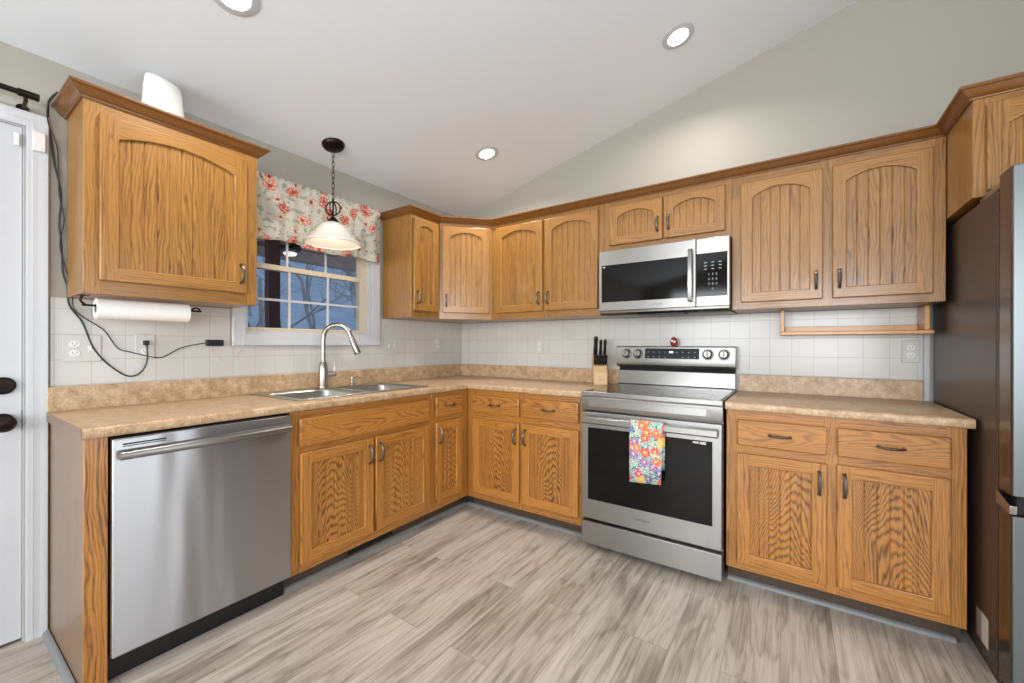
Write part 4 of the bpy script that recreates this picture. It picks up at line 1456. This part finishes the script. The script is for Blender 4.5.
lo = bpy.data.objects.new('pendant_glow', l)
COL.objects.link(lo)
lo.location = (PX, PY, 1.948 - 0.128)

# recessed ceiling lights
nrm = Matrix.Rotation(-math.atan(CES), 4, 'Y')


def can(x, y, label):
    t = thing('recessed_light', label, 'ceiling light', (x, y, zc(x)))
    t.rotation_euler = (0, -math.atan(CES), 0)
    MB().lathe([(0.056, -0.0006), (0.084, -0.0006), (0.084, -0.003), (0.064, -0.008), (0.054, -0.008), (0.054, -0.0006), (0.056, -0.0006)], 44).build('trim_ring', 'white', t)
    MB().lathe([(0.0, -0.0055), (0.0525, -0.0055), (0.0525, -0.001)], 40).build('lens', 'lens', t)
    o = area('recessed_light_beam', (x, y, zc(x) - 0.014), (x, y, 0), 0.105, 0.105, CAN_W, CAN_COL, 'DISK')
    o.data.spread = R(150)
    return t


can(2.064, -0.548, 'round recessed ceiling light above the range')
can(0.763, -0.582, 'round recessed ceiling light nearest the room corner')
can(0.756, -2.150, 'round recessed ceiling light above the dishwasher')

# hanging shelf below the cabinet by the fridge
sh = thing('hanging_shelf', 'small open oak shelf hanging under the cabinet beside the fridge', 'shelf', (2.532, 0, 1.3922))
SL = 0.612
MB().box(-0.002, SL + 0.012, -0.165, -0.012, -0.140, -0.122).build('board', 'shelfwood', sh, bevel=0.003)
MB().box(0.020, SL - 0.021, -0.030, -0.012, -0.1215, -0.090).build('back_rail', 'shelfwood', sh, bevel=0.002)
for x0 in (0.0, SL - 0.020):
    MB().box(x0, x0 + 0.019, -0.150, -0.012, -0.1215, -0.0006).build('bracket', 'shelfwood', sh, bevel=0.002)

# knife block with its knives
kx, ky = 1.434, -0.130
KR = R(30)
kbk = thing('knife_block', 'pale wooden knife block on the worktop beside the range', 'knife block', (kx, ky, CT1 + 0.0006), KR)
m = MB()
m.prism([(-0.058, 0.0), (0.060, 0.0), (0.060, 0.205), (0.030, 0.212), (-0.058, 0.088)], 'x', -0.048, 0.048)
m.build('block', 'kblock', kbk, bevel=0.003)
text('stamp', 'CUISINE', 0.012, 'ink', kbk, (0.004, -0.0585, 0.036), (PI / 2, 0, 0)) if False else MB().box(-0.016, 0.020, -0.0592, -0.0583, 0.033, 0.037).build('stamp', 'label', kbk)
dirk = Vector((0, -0.62, 0.785)).normalized()      # knives lean out of the sloping face


def knife(lx, ly, lz, L, r, label, grp):
    base_ = Matrix.Translation((kx, ky, CT1 + 0.0006)) @ Matrix.Rotation(KR, 4, 'Z') @ Vector((lx, ly, lz))
    t = thing('kitchen_knife', label, 'knife', base_, KR, grp)
    dv = Vector((0, -0.35, 0.94)).normalized() if L > 0.08 else Vector((0, -0.50, 0.866)).normalized()
    MB().tube([dv * 0.002, dv * 0.012], r * 0.75, 10).build('bolster', 'nickel', t)
    MB().tube([dv * 0.012, dv * (L * 0.3), dv * (L * 0.6), dv * (L * 0.9), dv * L], [r, r * 1.1, r * 0.92, r * 1.12, r * 0.8], 10, smooth=3, flat=0.8).build('handle', 'black', t)
    return t


def face_z(ly):
    return 0.088 + (ly + 0.058) * (0.212 - 0.088) / 0.088


for i, (lx, L, lab) in enumerate([(-0.030, 0.150, 'thick black-handled chef knife, tallest in the knife block'), (0.006, 0.126, 'slim black-handled knife in the middle top slot of the knife block'), (0.036, 0.128, 'black-handled knife in the top slot nearest the range')]):
    ly = 0.012
    knife(lx, ly, face_z(ly) + 0.012, L, 0.0145 if i == 0 else 0.0105, lab, 'large knives in the block')
for i in range(6):
    lx = -0.040 + i * 0.016
    ly = -0.030
    knife(lx, ly, face_z(ly) + 0.007, 0.082, 0.0078, 'black-handled steak knife in the lower row of the knife block', 'steak knives in the block')
